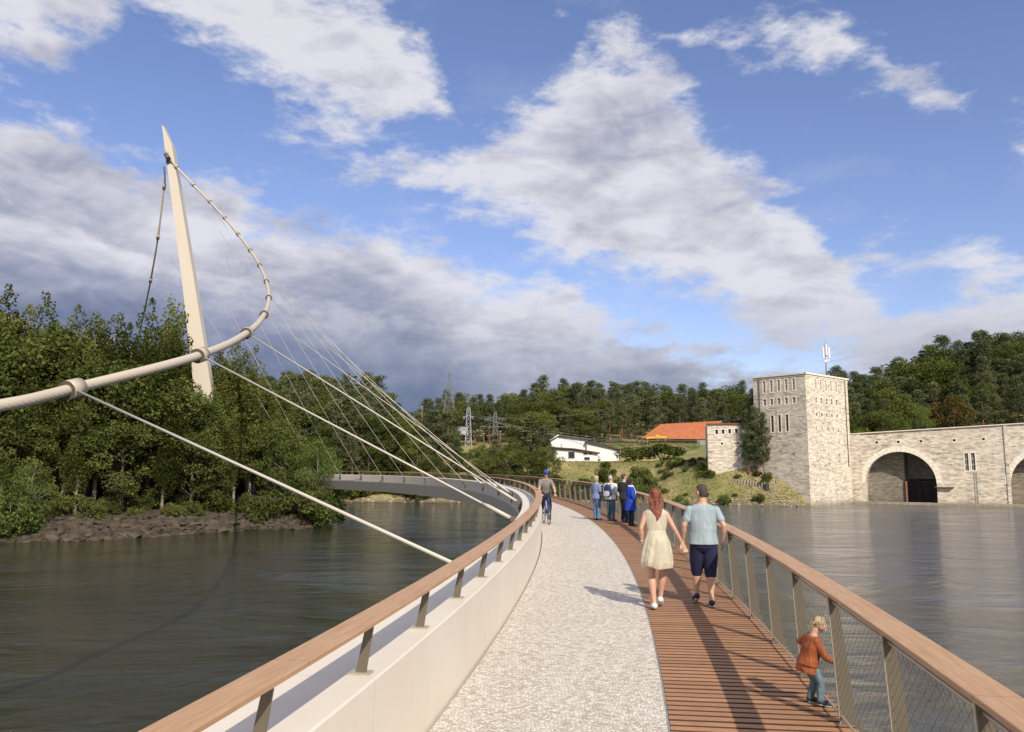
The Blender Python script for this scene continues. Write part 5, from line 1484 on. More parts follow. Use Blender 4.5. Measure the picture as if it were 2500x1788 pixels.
# ------------------------------------------------------------ people
def cloth(name, col, var=0.12, scale=9.0, bump=0.5, rough=0.9):
    m, t, b = new_mat(name); tc = t.node('ShaderNodeTexCoord')
    mp = t.node('ShaderNodeMapping'); mp.inputs['Scale'].default_value = (1, 1, 0.35); t.l.new(tc.outputs['Object'], mp.inputs[0])
    f = t.noise(mp.outputs[0], scale, 4, 0.6, 0.8); c = t.mix(t.smooth(f, 0.3, 0.7), tuple(v * (1 - var) for v in col), tuple(min(1, v * (1 + var)) for v in col))
    t.l.new(c, b.inputs['Base Color']); b.inputs['Roughness'].default_value = rough
    bn = t.node('ShaderNodeBump'); bn.inputs['Strength'].default_value = bump; bn.inputs['Distance'].default_value = 0.03; t.l.new(f, bn.inputs['Height']); t.l.new(bn.outputs[0], b.inputs['Normal'])
    return m


def skin_mat(name, col):
    m, t, b = new_mat(name); b.inputs['Base Color'].default_value = (*col, 1); b.inputs['Roughness'].default_value = 0.5
    b.inputs['Subsurface Weight'].default_value = 0.1; b.inputs['Subsurface Radius'].default_value = (0.02, 0.008, 0.004)
    return m


SK = skin_mat('skin_light', (0.52, 0.30, 0.21)); SKD = skin_mat('skin_dark', (0.13, 0.07, 0.045))


def rx(a): return Matrix.Rotation(a, 3, 'X')
def rz(a): return Matrix.Rotation(a, 3, 'Z')


def capsule(mb, pts, rad, n=12, flat=None):
    pts = [Vector(p) for p in pts]; d0 = (pts[0] - pts[1]).normalized(); d1 = (pts[-1] - pts[-2]).normalized()
    P = [pts[0] + d0 * rad[0] * 0.85, pts[0] + d0 * rad[0] * 0.5] + pts + [pts[-1] + d1 * rad[-1] * 0.5, pts[-1] + d1 * rad[-1] * 0.85]
    Rr = [rad[0] * 0.4, rad[0] * 0.85] + list(rad) + [rad[-1] * 0.85, rad[-1] * 0.4]
    mb.tube(P, Rr, n, flat=flat)


class Figure:
    """one person; coordinates in body heights: x right, y forward, z up"""
    def __init__(s, label, loc, face, H, skin=SK, pelvis=(0, 0, 0.52), lean=0.0, head=(0, 0), arms=None, legs=None, female=False, voxel=0.009, cat='person', width=1.0, roll=0.0):
        s.r = empty('person', loc, face, label, cat); s.H = H; s.skin = skin; s.vox = voxel
        s.pel = Vector(pelvis); s.lean = lean; s.hd = head; s.fem = female; s.w = width; s.roll = roll
        s.arms = arms; s.legs = legs
    def T(s, p):                                      # torso space -> body space
        p = Vector(p) - Vector((0, 0, 0.52)); return s.pel + Matrix.Rotation(s.roll, 3, 'Y') @ (rx(-s.lean) @ p)
    def Th(s, p):                                     # head space -> body space (pivot at the neck)
        q = Vector((0, 0.004, 0.862)); m = rz(s.hd[1]) @ rx(-s.hd[0]); return s.T(q) + Matrix.Rotation(s.roll, 3, 'Y') @ rx(-s.lean) @ m @ (Vector(p) - q)
    def ax(s): m = Matrix.Rotation(s.roll, 3, 'Y') @ rx(-s.lean); return m @ Vector((1, 0, 0)), m @ Vector((0, 1, 0))
    def torso(s, mb, grow=0.0, zmin=0.46, zmax=0.90, extra=None):
        ax, ay = s.ax(); f = s.fem; W = s.w
        rings = [(0.445, 0.0, 0.060, 0.050), (0.475, -0.006, 0.092, 0.068), (0.505, -0.010, 0.098 + 0.004 * f, 0.072), (0.55, -0.006, 0.092 + 0.002 * f, 0.064), (0.60, 0, 0.080 - 0.010 * f, 0.056), (0.64, 0.002, 0.083 - 0.010 * f, 0.058), (0.70, 0.004, 0.093 - 0.006 * f, 0.063), (0.75, 0.002, 0.103 - 0.008 * f, 0.060), (0.79, -0.002, 0.105 - 0.010 * f, 0.050), (0.815, -0.003, 0.082, 0.040), (0.832, 0, 0.048, 0.034), (0.85, 0.002, 0.032, 0.031), (0.90, 0.008, 0.029, 0.029)]
        R_ = []
        for z, y, a, b in rings:
            if zmin - 1e-6 <= z <= zmax + 1e-6:
                e = extra(z) if extra else 0; R_.append((s.T((0, y, z)) * s.H, (a * W + grow + e) * s.H, (b * (0.5 + 0.5 * W) + grow + e) * s.H, ax, ay))
        mb.loft(R_, 20)
    def limb(s, mb, pts, rad, grow=0.0, n=12): capsule(mb, [Vector(p) * s.H for p in pts], [(r + grow) * s.H for r in rad], n)
    def sh(s, i): return s.T(((-1, 1)[i] * (0.098 - 0.012 * s.fem) * s.w, 0, 0.785))
    def hand(s, mb, i, w, d, nrm, curl=0.5):
        w = Vector(w); d = Vector(d).normalized(); nrm = Vector(nrm); side = d.cross(nrm).normalized(); nrm = side.cross(d).normalized(); h = s.H
        sg = (1, -1)[i]
        mb.loft([((w + d * t) * h, a * h, 0.0105 * h * q, side, nrm) for t, a, q in ((-0.008, 0.014, 0.9), (0.008, 0.018, 1.1), (0.03, 0.024, 1.15), (0.05, 0.0245, 1.0), (0.058, 0.021, 0.7))], 12)
        for k, (o, L, rr) in enumerate(((-0.018, 0.036, 0.0052), (-0.006, 0.042, 0.0054), (0.006, 0.040, 0.0053), (0.0175, 0.031, 0.0047))):
            b = w + d * 0.054 + side * o; P = [b]; dd = d.copy()
            for j, q in enumerate((0.42, 0.32, 0.26)):
                dd = (dd + nrm * curl * (0.35 + 0.3 * j)).normalized(); P.append(P[-1] + dd * L * q)
            capsule(mb, [p * h for p in P], [rr * h, rr * 0.97 * h, rr * 0.9 * h, rr * 0.75 * h], 8)
        b = w + d * 0.016 + side * sg * -0.017; t1 = (d * 0.7 + side * sg * -0.7 + nrm * 0.35).normalized()
        capsule(mb, [b * h, (b + t1 * 0.022) * h, (b + t1 * 0.022 + (d * 0.9 + nrm * 0.5).normalized() * 0.02) * h], [0.0075 * h, 0.0065 * h, 0.005 * h], 8)
    def build_body(s, bare_feet=False):
        mb = MB(); H = s.H; s.torso(mb)
        for i in (0, 1):
            el, wr, hd, nm, cu = s.arms[i]; S_ = s.sh(i); el, wr = Vector(el), Vector(wr)
            m1 = S_.lerp(el, 0.45); m2 = el.lerp(wr, 0.3); f = 0.88 if s.fem else 1.0
            s.limb(mb, [S_, m1, el, m2, wr], [0.031 * f, 0.027 * f, 0.0215 * f, 0.0235 * f, 0.0145 * f])
            s.hand(mb, i, wr, hd, nm, cu)
            hp, kn, an, toe = [Vector(q) for q in s.legs[i]]
            s.limb(mb, [hp, hp.lerp(kn, 0.5), kn, kn.lerp(an, 0.3), kn.lerp(an, 0.75), an], [0.053, 0.045, 0.032, 0.0345, 0.021, 0.0185], n=14)
            s.foot(mb, an, toe, 0)
        ax, ay = s.ax(); m = Matrix.Rotation(s.roll, 3, 'Y') @ rx(-s.lean) @ rz(s.hd[1]) @ rx(-s.hd[0]); hx_, hy_ = m @ Vector((1, 0, 0)), m @ Vector((0, 1, 0))
        mb.loft([(s.Th((0, y, z)) * H, a * H, b * H, hx_, hy_) for z, y, a, b in ((0.864, 0.030, 0.014, 0.014), (0.872, 0.024, 0.023, 0.026), (0.888, 0.015, 0.032, 0.040), (0.908, 0.006, 0.038, 0.050), (0.93, 0.0, 0.0425, 0.056), (0.955, -0.003, 0.0435, 0.058), (0.978, -0.005, 0.037, 0.050), (0.992, -0.006, 0.024, 0.034), (0.999, -0.006, 0.010, 0.014))], 20)
        capsule(mb, [s.T((0, -0.002, 0.82)) * H, s.Th((0, 0.0, 0.90)) * H], [0.033 * H, 0.030 * H])
        capsule(mb, [s.Th((0, 0.052, 0.935)) * H, s.Th((0, 0.066, 0.914)) * H], [0.0045 * H, 0.0085 * H], 8)
        for e in (-1, 1):
            mb.ball(s.Th((e * 0.044, -0.004, 0.925)) * H, (0.006 * H, 0.011 * H, 0.018 * H), 8, 6)
            capsule(mb, [s.Th((e * 0.008, 0.056, 0.9445)) * H, s.Th((e * 0.028, 0.046, 0.9445)) * H], [0.005 * H] * 2, 8)
        capsule(mb, [s.Th((-0.012, 0.050, 0.893)) * H, s.Th((0.012, 0.050, 0.893)) * H], [0.0048 * H] * 2, 8)
        o = mb.build('body', s.skin, s.r); fuse(o, s.vox, 2)
        mb = MB()
        for e in (-1, 1): mb.ball(s.Th((e * 0.018, 0.0525, 0.9335)) * H, 0.0058 * H, 8, 6)
        mb.build('eyes', M['black'], s.r)
        return o
    def foot(s, mb, an, toe, g):
        an, toe = Vector(an), Vector(toe); H = s.H; d = (toe - an); d.z = d.z; heel = an + Vector((0, 0, -0.018)) - d.normalized() * 0.016
        capsule(mb, [heel * H, (an.lerp(toe, 0.45) + Vector((0, 0, -0.008))) * H, toe * H], [(0.0195 + g) * H, (0.021 + g) * H, (0.016 + g) * H], 12)
        capsule(mb, [an * H, (an + Vector((0, 0, -0.012))) * H], [(0.0185 + g) * H, (0.020 + g) * H], 12)
    def part(s, name, mb, mat, smooth=2, vox=None, parent=None):
        o = mb.build(name, mat, parent or s.r); fuse(o, vox or s.vox, smooth); return o
    def shoes(s, mat, sole=None, g=0.006, high=False):
        for i in (0, 1):
            hp, kn, an, toe = [Vector(q) for q in s.legs[i]]; mb = MB(); H = s.H; d = (toe - an).normalized()
            heel = an + Vector((0, 0, -0.018)) - d * 0.016
            capsule(mb, [heel * H, (an.lerp(toe, 0.45) + Vector((0, 0, -0.006))) * H, toe * H], [(0.0195 + g) * H, (0.022 + g) * H, (0.0165 + g) * H], 12)
            o = s.part('shoe', mb, mat, 1)
            if sole:
                mb = MB(); dn = Vector((0, 0, -0.020 - g * 0.6)); capsule(mb, [(heel + dn) * H, (toe + Vector((0, 0, -0.014 - g * 0.5)) + d * 0.004) * H], [0.009 * H, 0.009 * H], 8, flat=(2.3, 0.8)); mb.build('sole', sole, o)
    def trousers(s, mat, to=1.0, g0=0.008, g1=0.014, name='trousers', short=0):
        mb = MB(); s.torso(mb, 0.007, 0.44, 0.56)
        for i in (0, 1):
            hp, kn, an, toe = [Vector(q) for q in s.legs[i]]
            if short: e_ = kn.lerp(an, short - 1); s.limb(mb, [hp, hp.lerp(kn, 0.5), kn.lerp(hp, 0.12), e_], [0.056 + g0, 0.052 + g0 * 1.4, 0.042 + g1, 0.036 + g1], n=16)
            elif to >= 1: s.limb(mb, [hp, hp.lerp(kn, 0.5), kn, kn.lerp(an, 0.4), kn.lerp(an, 0.97)], [0.056 + g0, 0.047 + g0, 0.035 + g0, 0.034 + g0, 0.024 + g1], n=16)
            else: s.limb(mb, [hp, hp.lerp(kn, 0.5), hp.lerp(kn, to)], [0.056 + g0, 0.050 + g0 * 1.5, 0.042 + g1], n=16)
        return s.part(name, mb, mat)
    def top(s, mat, sleeve=1.0, zmin=0.50, g=0.008, name='shirt', flare=None, sl=0.008, hem=None, zmax=0.832):
        mb = MB(); s.torso(mb, g, zmin, zmax, flare)
        if hem:                                       # hanging skirt of a coat or tunic down to z = hem
            ax, ay = s.ax(); mb.loft([(s.T((0, -0.004, z)) * s.H, a * s.H, b * s.H, ax, ay) for z, a, b in hem], 24)
        for i in (0, 1):
            el, wr = Vector(s.arms[i][0]), Vector(s.arms[i][1]); S_ = s.sh(i); f = 0.9 if s.fem else 1.0
            if sleeve <= 0: continue
            if sleeve >= 1: s.limb(mb, [S_, S_.lerp(el, 0.5), el, el.lerp(wr, 0.5), el.lerp(wr, min(0.97, sleeve - 0.03 if sleeve < 1.9 else 0.75))], [(0.033 + sl) * f, (0.030 + sl) * f, (0.025 + sl) * f, (0.024 + sl) * f, (0.020 + sl) * f])
            else: s.limb(mb, [S_, S_.lerp(el, sleeve * 0.5), S_.lerp(el, sleeve)], [(0.034 + sl) * f, (0.032 + sl) * f, (0.031 + sl) * f])
        return s.part(name, mb, mat)
    def hair_cap(s, mb, g=0.006, low=0.905, front=0.955, back=0.0):
        H = s.H; m = Matrix.Rotation(s.roll, 3, 'Y') @ rx(-s.lean) @ rz(s.hd[1]) @ rx(-s.hd[0]); hx_, hy_ = m @ Vector((1, 0, 0)), m @ Vector((0, 1, 0))
        mb.loft([(s.Th((0, y, z)) * H, (a + g) * H, (b + g) * H, hx_, hy_) for z, y, a, b in ((low, -0.020, 0.030, 0.030), (0.925, -0.018, 0.039, 0.040), (0.945, -0.014, 0.042, 0.046), (0.963, -0.008, 0.041, 0.053), (0.980, -0.006, 0.036, 0.049), (0.993, -0.006, 0.024, 0.034), (1.001, -0.006, 0.010, 0.014))], 20)


def deck(x, y, out=0.0):                              # deck height under a plan point
    best = min(((br(s_, 2.0).xy - Vector((x, y))).length, s_) for s_ in np.arange(3, 32, 0.1)); return br(best[1], 2.0).z


CDRESS = cloth('beige_linen', (0.50, 0.45, 0.35), 0.14, 10, 0.8); CTEE = cloth('pale_blue_jersey', (0.29, 0.36, 0.395), 0.14, 9, 0.9); CNAVY = cloth('navy_cotton', (0.012, 0.014, 0.055), 0.25, 8, 0.6)
CJEAN = cloth('blue_denim', (0.10, 0.18, 0.30), 0.2, 10, 0.5); CJEAN2 = cloth('teal_denim', (0.055, 0.11, 0.16), 0.25, 10, 0.5); CDJEAN = cloth('dark_denim', (0.014, 0.022, 0.045), 0.2, 10, 0.4)
CJACK = cloth('blue_grey_wool', (0.17, 0.22, 0.38), 0.1, 12, 0.4); CWHITE = cloth('white_shirt_cloth', (0.56, 0.63, 0.66), 0.08, 10, 0.5); CDARK = cloth('charcoal_knit', (0.022, 0.024, 0.028), 0.2, 12, 0.4)
CBLUE = cloth('royal_blue_cloth', (0.012, 0.05, 0.42), 0.2, 8, 0.5); CSCARF = cloth('white_scarf_cloth', (0.72, 0.74, 0.72), 0.08, 14, 0.5); CRUST = cloth('rust_fleece', (0.30, 0.085, 0.028), 0.22, 9, 0.8)
CKID = cloth('faded_denim', (0.13, 0.20, 0.23), 0.3, 22, 0.6); CGREY = cloth('grey_jersey', (0.21, 0.19, 0.175), 0.1, 10, 0.4); CBLACK = cloth('black_lycra', (0.014, 0.015, 0.02), 0.2, 10, 0.3)
HRED = cloth('auburn_hair', (0.20, 0.055, 0.028), 0.55, 26, 0.9, 0.5); HBR = cloth('dark_brown_hair', (0.06, 0.042, 0.038), 0.3, 40, 0.9, 0.6); HBL = cloth('blonde_hair', (0.42, 0.33, 0.20), 0.3, 34, 0.9, 0.5)
HGR = cloth('grey_hair', (0.42, 0.38, 0.34), 0.2, 34, 0.8, 0.6); HBK = cloth('black_hair', (0.012, 0.011, 0.012), 0.2, 50, 0.9, 0.6)
LSHOE = simple('white_leather', (0.68, 0.72, 0.74), 0.5); NSHOE = simple('navy_canvas', (0.012, 0.018, 0.07), 0.7); KSHOE = simple('dark_canvas', (0.022, 0.027, 0.035), 0.8); BSHOE = simple('brown_leather', (0.09, 0.045, 0.03), 0.5); WSOLE = simple('white_sole', (0.7, 0.7, 0.68), 0.6); GSHOE = simple('grey_suede', (0.10, 0.11, 0.12), 0.8)
BAGM = simple('olive_leather', (0.17, 0.18, 0.13), 0.55, var=0.1)

# the couple walking away hand in hand
def pl(px, py, dz=0.0, s=11.4):
    z = br(s, 2.0).z; p = G(px, py, z); return Vector((p.x, p.y, z))


FA = heading(11.3) - math.pi / 2                       # facing along the bridge
pw = pl(1606, 1487); pm = pl(1722, 1480)
wA = [((-0.128, -0.035, 0.665), (-0.120, 0.005, 0.548), (0.02, 0.25, -1), (1, 0.2, 0), 0.55), ((0.150, -0.015, 0.665), (0.212, 0.015, 0.545), (0.42, 0.1, -1), (0.3, -1, 0), 0.9)]
wL = [((-0.048, -0.004, 0.49), (-0.046, 0.030, 0.275), (-0.030, -0.045, 0.048), (-0.038, 0.040, 0.020)), ((0.046, 0, 0.49), (0.050, 0.075, 0.285), (0.030, 0.090, 0.075), (0.034, 0.160, 0.022))]
w = Figure('woman in a sleeveless beige dress with long auburn hair, walking away hand in hand', pw, FA, 1.70, arms=wA, legs=wL, female=True, voxel=0.0075, head=(0.10, 0.10), lean=0.0)
w.build_body()
H = w.H
mb = MB(); w.torso(mb, 0.007, 0.60, 0.832)
i0 = len(mb.v); n = 44; rings = [(0.645, .078, .062), (0.61, .088, .072), (0.56, .108, .088), (0.50, .122, .100), (0.44, .132, .108), (0.385, .136, .112), (0.345, .130, .108)]
for j, (z, a, b) in enumerate(rings):
    for k in range(n):
        q = 2 * math.pi * k / n; wv = 1 + (0.035 * min(1, j / 2)) * math.sin(9 * q + 0.5 * j) + 0.02 * math.sin(17 * q + 1.3 * j); zz = z + (0.010 * math.sin(2 * q + 0.5) + 0.008 * math.sin(5 * q) if j > 4 else 0)
        mb.v.append((a * wv * H * math.cos(q), (b * wv * math.sin(q) - 0.006) * H, zz * H))
for j in range(len(rings) - 1):
    for k in range(n): mb.f.append((i0 + (j + 1) * n + k, i0 + (j + 1) * n + (k + 1) % n, i0 + j * n + (k + 1) % n, i0 + j * n + k)); mb.uv += [(0, 0)] * 4; mb.sm.append(True)
mb.f.append(tuple(i0 + k for k in range(n))); mb.uv += [(0, 0)] * n; mb.sm.append(False)
mb.f.append(tuple(i0 + (len(rings) - 1) * n + k for k in range(n - 1, -1, -1))); mb.uv += [(0, 0)] * n; mb.sm.append(False)
dr = w.part('dress', mb, CDRESS, 1)
mb = MB(); mb.loft([(Vector((0, 0, z)) * H, a * H, b * H) for z, a, b in ((0.640, .0765, .061), (0.645, .0795, .064), (0.651, .0795, .064), (0.656, .0765, .061))], 28); mb.build('waist_seam', CDRESS, dr)
mb = MB(); w.hair_cap(mb, 0.007, 0.90)
for k in range(13):
    q = (k - 6) / 6; x0 = q * 0.046; L = 0.745 + 0.035 * abs(q) + (0.02 if k % 2 else -0.012) + (0.0 if q > -0.3 else 0.03)
    capsule(mb, [w.Th((x0 * 0.9, -0.030 + 0.02 * abs(q), 0.955)) * H, w.Th((x0 * 1.15, -0.052 + 0.026 * abs(q), 0.90)) * H, Vector((x0 * 0.98, -0.056 + 0.02 * abs(q), 0.84)) * H, Vector((x0 * 0.62 + 0.006, -0.070 + 0.01 * abs(q), L)) * H], [0.012 * H, 0.013 * H, 0.012 * H, 0.005 * H], 8)
w.part('hair', mb, HRED, 1)
w.shoes(LSHOE)
mb = MB(); wr = Vector(wA[0][1]); mb.tube([(wr + Vector((0.019 * math.cos(a), 0.019 * math.sin(a), 0.012))) * H for a in np.linspace(0, 6.28, 14)], 0.004, 5, caps=False); mb.build('bracelet', WSOLE, w.r)

mA = [((-0.158, -0.030, 0.655), (-0.168, 0.015, 0.535), (-0.05, 0.2, -1), (1, -0.4, 0), 0.8), ((0.168, -0.040, 0.655), (0.160, 0.010, 0.535), (-0.02, 0.25, -1), (-1, 0.1, 0), 0.6)]
mL = [((-0.050, 0, 0.49), (-0.055, 0.075, 0.285), (-0.060, 0.090, 0.078), (-0.072, 0.165, 0.024)), ((0.050, -0.003, 0.49), (0.052, 0.030, 0.275), (0.050, -0.050, 0.048), (0.060, 0.045, 0.020))]
m = Figure('man in a pale blue T-shirt and navy knee shorts, walking away hand in hand', pm, FA - 0.03, 1.76, arms=mA, legs=mL, voxel=0.0075, head=(0.16, 0.55), width=1.08)
m.build_body(); m.top(CTEE, 0.60, 0.505, 0.011, 't_shirt', sl=0.004, flare=lambda z: 0.013 if 0.58 < z < 0.66 else (0.006 if z < 0.72 else 0.0))
m.trousers(CNAVY, 1.0, 0.009, 0.012, 'shorts', short=1.08)
mb = MB(); m.hair_cap(mb, 0.0012, 0.893); m.part('hair', mb, HBR, 1)
m.shoes(NSHOE, WSOLE)
# the child at the railing, seen from the side
pc = pl(1985, 1722, s=7.3)
cA = [((-0.20, -0.06, 0.63), (-0.19, 0.05, 0.60), (0, 1, -0.2), (0, 0, -1), 0.5), ((0.16, 0.10, 0.535), (0.10, 0.235, 0.475), (0, 1, -0.05), (0, 0.1, -1), 0.8)]
cL = [((-0.05, -0.02, 0.42), (-0.055, 0.045, 0.245), (-0.058, -0.010, 0.065), (-0.060, 0.085, 0.028)), ((0.055, -0.02, 0.42), (0.060, 0.075, 0.245), (0.062, 0.060, 0.065), (0.068, 0.160, 0.028))]
c = Figure('small child in a rust orange jumper and rolled jeans peering through the railing', pc, R(-92), 0.80, arms=cA, legs=cL, pelvis=(0, -0.03, 0.44), lean=0.22, head=(0.55, 0.10), voxel=0.006, width=1.2)
c.build_body(); H = c.H
mb = MB(); hx_ = c.Th((0, 0, 0.96)) * H; mb.ball(hx_, (0.062 * H, 0.078 * H, 0.066 * H), 16, 12, (rx(-(c.lean + c.hd[0])).to_4x4()).to_3x3())
hk = c.part('head_shape', mb, SK, 1); hk.name = 'head'
mb = MB(); mb.ball(c.Th((0, -0.018, 0.972)) * H, (0.0665 * H, 0.080 * H, 0.064 * H), 16, 12, rx(-(c.lean + c.hd[0])))
capsule(mb, [c.Th((0, -0.012, 1.03)) * H, c.Th((0, -0.016, 1.055)) * H, c.Th((0.01, -0.02, 1.075)) * H], [0.011 * H, 0.012 * H, 0.017 * H], 8)
for k in range(5): capsule(mb, [c.Th((-0.036 + 0.018 * k, -0.066, 0.960)) * H, c.Th((-0.036 + 0.018 * k, -0.078, 0.92)) * H, c.Th((-0.030 + 0.015 * k, -0.070, 0.875)) * H], [0.014 * H, 0.011 * H, 0.005 * H], 8)
capsule(mb, [c.Th((-0.02, 0.052, 1.0)) * H, c.Th((0.03, 0.070, 0.965)) * H, c.Th((0.045, 0.070, 0.925)) * H], [0.014 * H, 0.011 * H, 0.005 * H], 8)
c.part('hair', mb, HBL, 1)
mb = MB()
for e in (-1, 1): mb.ball(c.Th((e * 0.063, 0.004, 0.935)) * H, (0.008 * H, 0.016 * H, 0.022 * H), 8, 6)
mb.build('ear', SK, c.r)
c.top(CRUST, 1, 0.50, 0.026, 'jumper', sl=0.014, zmax=0.82, flare=lambda z: 0.012 if z < 0.72 else 0.0, hem=[(0.64, 0.122, 0.096), (0.56, 0.130, 0.106), (0.48, 0.138, 0.114), (0.425, 0.141, 0.117)])
c.trousers(CKID, 1, 0.012, 0.012, 'jeans')
c.shoes(KSHOE, WSOLE, 0.010)

# the group looking over the railing
def stand(label, px, py, s, face, H, armL, armR, **kw):
    p = pl(px, py, s=s); L = [((-0.045, 0, 0.49), (-0.047, 0.012, 0.28), (-0.048, -0.008, 0.048), (-0.060, 0.080, 0.020)), ((0.045, 0, 0.49), (0.050, 0.018, 0.28), (0.052, 0.010, 0.048), (0.070, 0.098, 0.020))]
    return Figure(label, p, face, H, arms=[armL, armR], legs=L, voxel=0.0095, **kw)


dn = (0.02, 0.15, -1)
g1 = stand('blonde woman in a blue grey jacket and jeans standing at the left of the group', 1457, 1271, 26.7, R(-52), 1.58, ((-0.14, -0.02, 0.66), (-0.125, 0.06, 0.56), (0, 0.6, -1), (1, 0, 0), 0.5), ((0.14, -0.02, 0.655), (0.10, 0.095, 0.60), (-0.4, 1, 0.1), (-1, 0, 0), 0.6), female=True, width=1.12)
g1.build_body(); g1.top(CJACK, 1, 0.475, 0.014, 'jacket', sl=0.010); g1.trousers(CJEAN, 1, 0.008, 0.012, 'jeans'); g1.shoes(KSHOE)
mb = MB(); g1.hair_cap(mb, 0.012, 0.895)
for k in range(7): q = (k - 3) / 3; capsule(mb, [g1.Th((q * 0.045, -0.03 + 0.02 * abs(q), 0.95)) * g1.H, g1.Th((q * 0.052, -0.035 + 0.025 * abs(q), 0.885)) * g1.H], [0.018 * g1.H, 0.012 * g1.H], 8)
g1.part('hair', mb, HBL, 1)
# her handbag, hanging from the shoulder
hb = empty('handbag', g1.r.location + Vector((0.25, -0.10, 0.80)), R(-30), 'soft olive grey handbag hanging from the blonde woman\'s shoulder', 'bag')
mb = MB(); mb.loft([(Vector((0, 0, z)), a, 0.055) for z, a in ((-0.12, 0.08), (-0.10, 0.14), (0.0, 0.15), (0.08, 0.115), (0.11, 0.08))], 16); o = mb.build('bag_body', BAGM, hb); fuse(o, 0.012, 1)
mb = MB(); mb.tube([(-0.10, 0, 0.08), (-0.13, 0.02, 0.30), (-0.20, 0.03, 0.50), (-0.24, -0.04, 0.51), (-0.08, -0.06, 0.30), (0.08, -0.02, 0.08)], 0.010, 6); mb.build('strap', BAGM, hb)

g2 = stand('balding man in a white shirt and jeans with a rucksack on his back', 1492, 1273, 26.1, R(-40), 1.60, ((-0.155, -0.02, 0.66), (-0.13, 0.07, 0.56), (0, 0.6, -1), (1, 0, 0), 0.5), ((0.155, -0.02, 0.66), (0.13, 0.08, 0.57), (0, 1, -0.4), (-1, 0, 0), 0.5), width=1.2)
g2.build_body(); g2.top(CWHITE, 1, 0.475, 0.014, 'shirt', sl=0.012); g2.trousers(CJEAN2, 1, 0.010, 0.014, 'jeans'); g2.shoes(GSHOE)
mb = MB(); g2.hair_cap(mb, 0.002, 0.905); o = g2.part('hair', mb, HGR, 1)
Mz = Matrix.Rotation(R(-40), 4, 'Z')
bp = empty('rucksack', g2.r.location + (Mz @ Vector((0, -0.20, 1.06))), R(-40), 'navy and grey rucksack worn by the man in the white shirt', 'bag')
mb = MB(); mb.loft([(Vector((0, 0, z)), a, b) for z, a, b in ((-0.20, 0.10, 0.05), (-0.17, 0.14, 0.085), (0.0, 0.15, 0.10), (0.14, 0.135, 0.09), (0.21, 0.09, 0.05))], 16); o = mb.build('pack_body', cloth('navy_nylon', (0.018, 0.03, 0.08), 0.2, 10, 0.3), bp); fuse(o, 0.013, 1)
mb = MB(); mb.loft([(Vector((0, -0.085, z)), a, 0.05) for z, a in ((-0.19, 0.09), (-0.16, 0.125), (-0.04, 0.125), (-0.01, 0.10))], 16); o = mb.build('front_pocket', cloth('pale_grey_nylon', (0.45, 0.46, 0.46), 0.1), bp); fuse(o, 0.013, 1)
for e in (-1, 1): mb = MB(); mb.tube([(e * 0.09, 0.05, -0.15), (e * 0.13, 0.17, -0.05), (e * 0.115, 0.30, 0.10), (e * 0.10, 0.26, 0.24), (e * 0.08, 0.08, 0.22)], 0.020, 6, flat=(1.5, 0.6)); mb.build('strap', CDJEAN, bp)

g3 = stand('tall dark-haired man in a charcoal jumper and dark trousers looking over the rail', 1525, 1277, 25.5, R(-55), 1.66, ((-0.15, -0.01, 0.66), (-0.12, 0.10, 0.58), (0.3, 1, -0.1), (1, 0, 0), 0.5), ((0.15, -0.02, 0.66), (0.115, 0.10, 0.58), (-0.4, 1, 0), (-1, 0, 0), 0.5), width=1.12, head=(0.0, -0.25))
g3.build_body(); g3.top(CDARK, 1, 0.475, 0.014, 'jumper', sl=0.012); g3.trousers(CDJEAN, 1, 0.008, 0.012, 'trousers'); g3.shoes(BSHOE)
mb = MB(); g3.hair_cap(mb, 0.006, 0.90); g3.part('hair', mb, HBR, 1)
mb = MB(); mb.tube([g3.T((0.036 * math.cos(a), 0.036 * math.sin(a), 0.838)) * g3.H for a in np.linspace(0, 6.28, 16)], 0.012, 6, caps=False); mb.build('shirt_collar', CWHITE, g3.r)

g4 = stand('dark-haired woman in a royal blue coat with a long white scarf', 1541, 1285, 24.7, R(-72), 1.52, ((-0.14, -0.02, 0.66), (-0.125, 0.05, 0.54), dn, (1, 0, 0), 0.5), ((0.145, -0.03, 0.66), (0.13, 0.03, 0.53), dn, (-1, 0, 0), 0.6), skin=SKD, female=True, width=1.15)
g4.build_body(); g4.top(CBLUE, 1, 0.475, 0.018, 'coat', sl=0.014, hem=[(0.56, 0.108, 0.086), (0.48, 0.125, 0.105), (0.38, 0.145, 0.122), (0.33, 0.152, 0.128)]); g4.trousers(CDJEAN, 1, 0.003, 0.004, 'leggings'); g4.shoes(KSHOE)
mb = MB(); g4.hair_cap(mb, 0.012, 0.90); mb.ball(g4.Th((0, -0.075, 0.945)) * g4.H, 0.026 * g4.H, 10, 8); g4.part('hair', mb, HBK, 1)
mb = MB(); mb.tube([g4.T((0.046 * math.cos(a), 0.046 * math.sin(a) + 0.004, 0.842)) * g4.H for a in np.linspace(0, 6.28, 16)], 0.028, 8, caps=False)
for e in (-1, 1): mb.tube([g4.T((e * 0.04, 0.05, 0.83)) * g4.H, g4.T((e * 0.045, 0.085, 0.74)) * g4.H, g4.T((e * 0.05, 0.09, 0.60)) * g4.H], [0.030, 0.035, 0.030], 8, flat=(1.3, 0.5))
o = mb.build('scarf', CSCARF, g4.r); fuse(o, 0.01, 1)

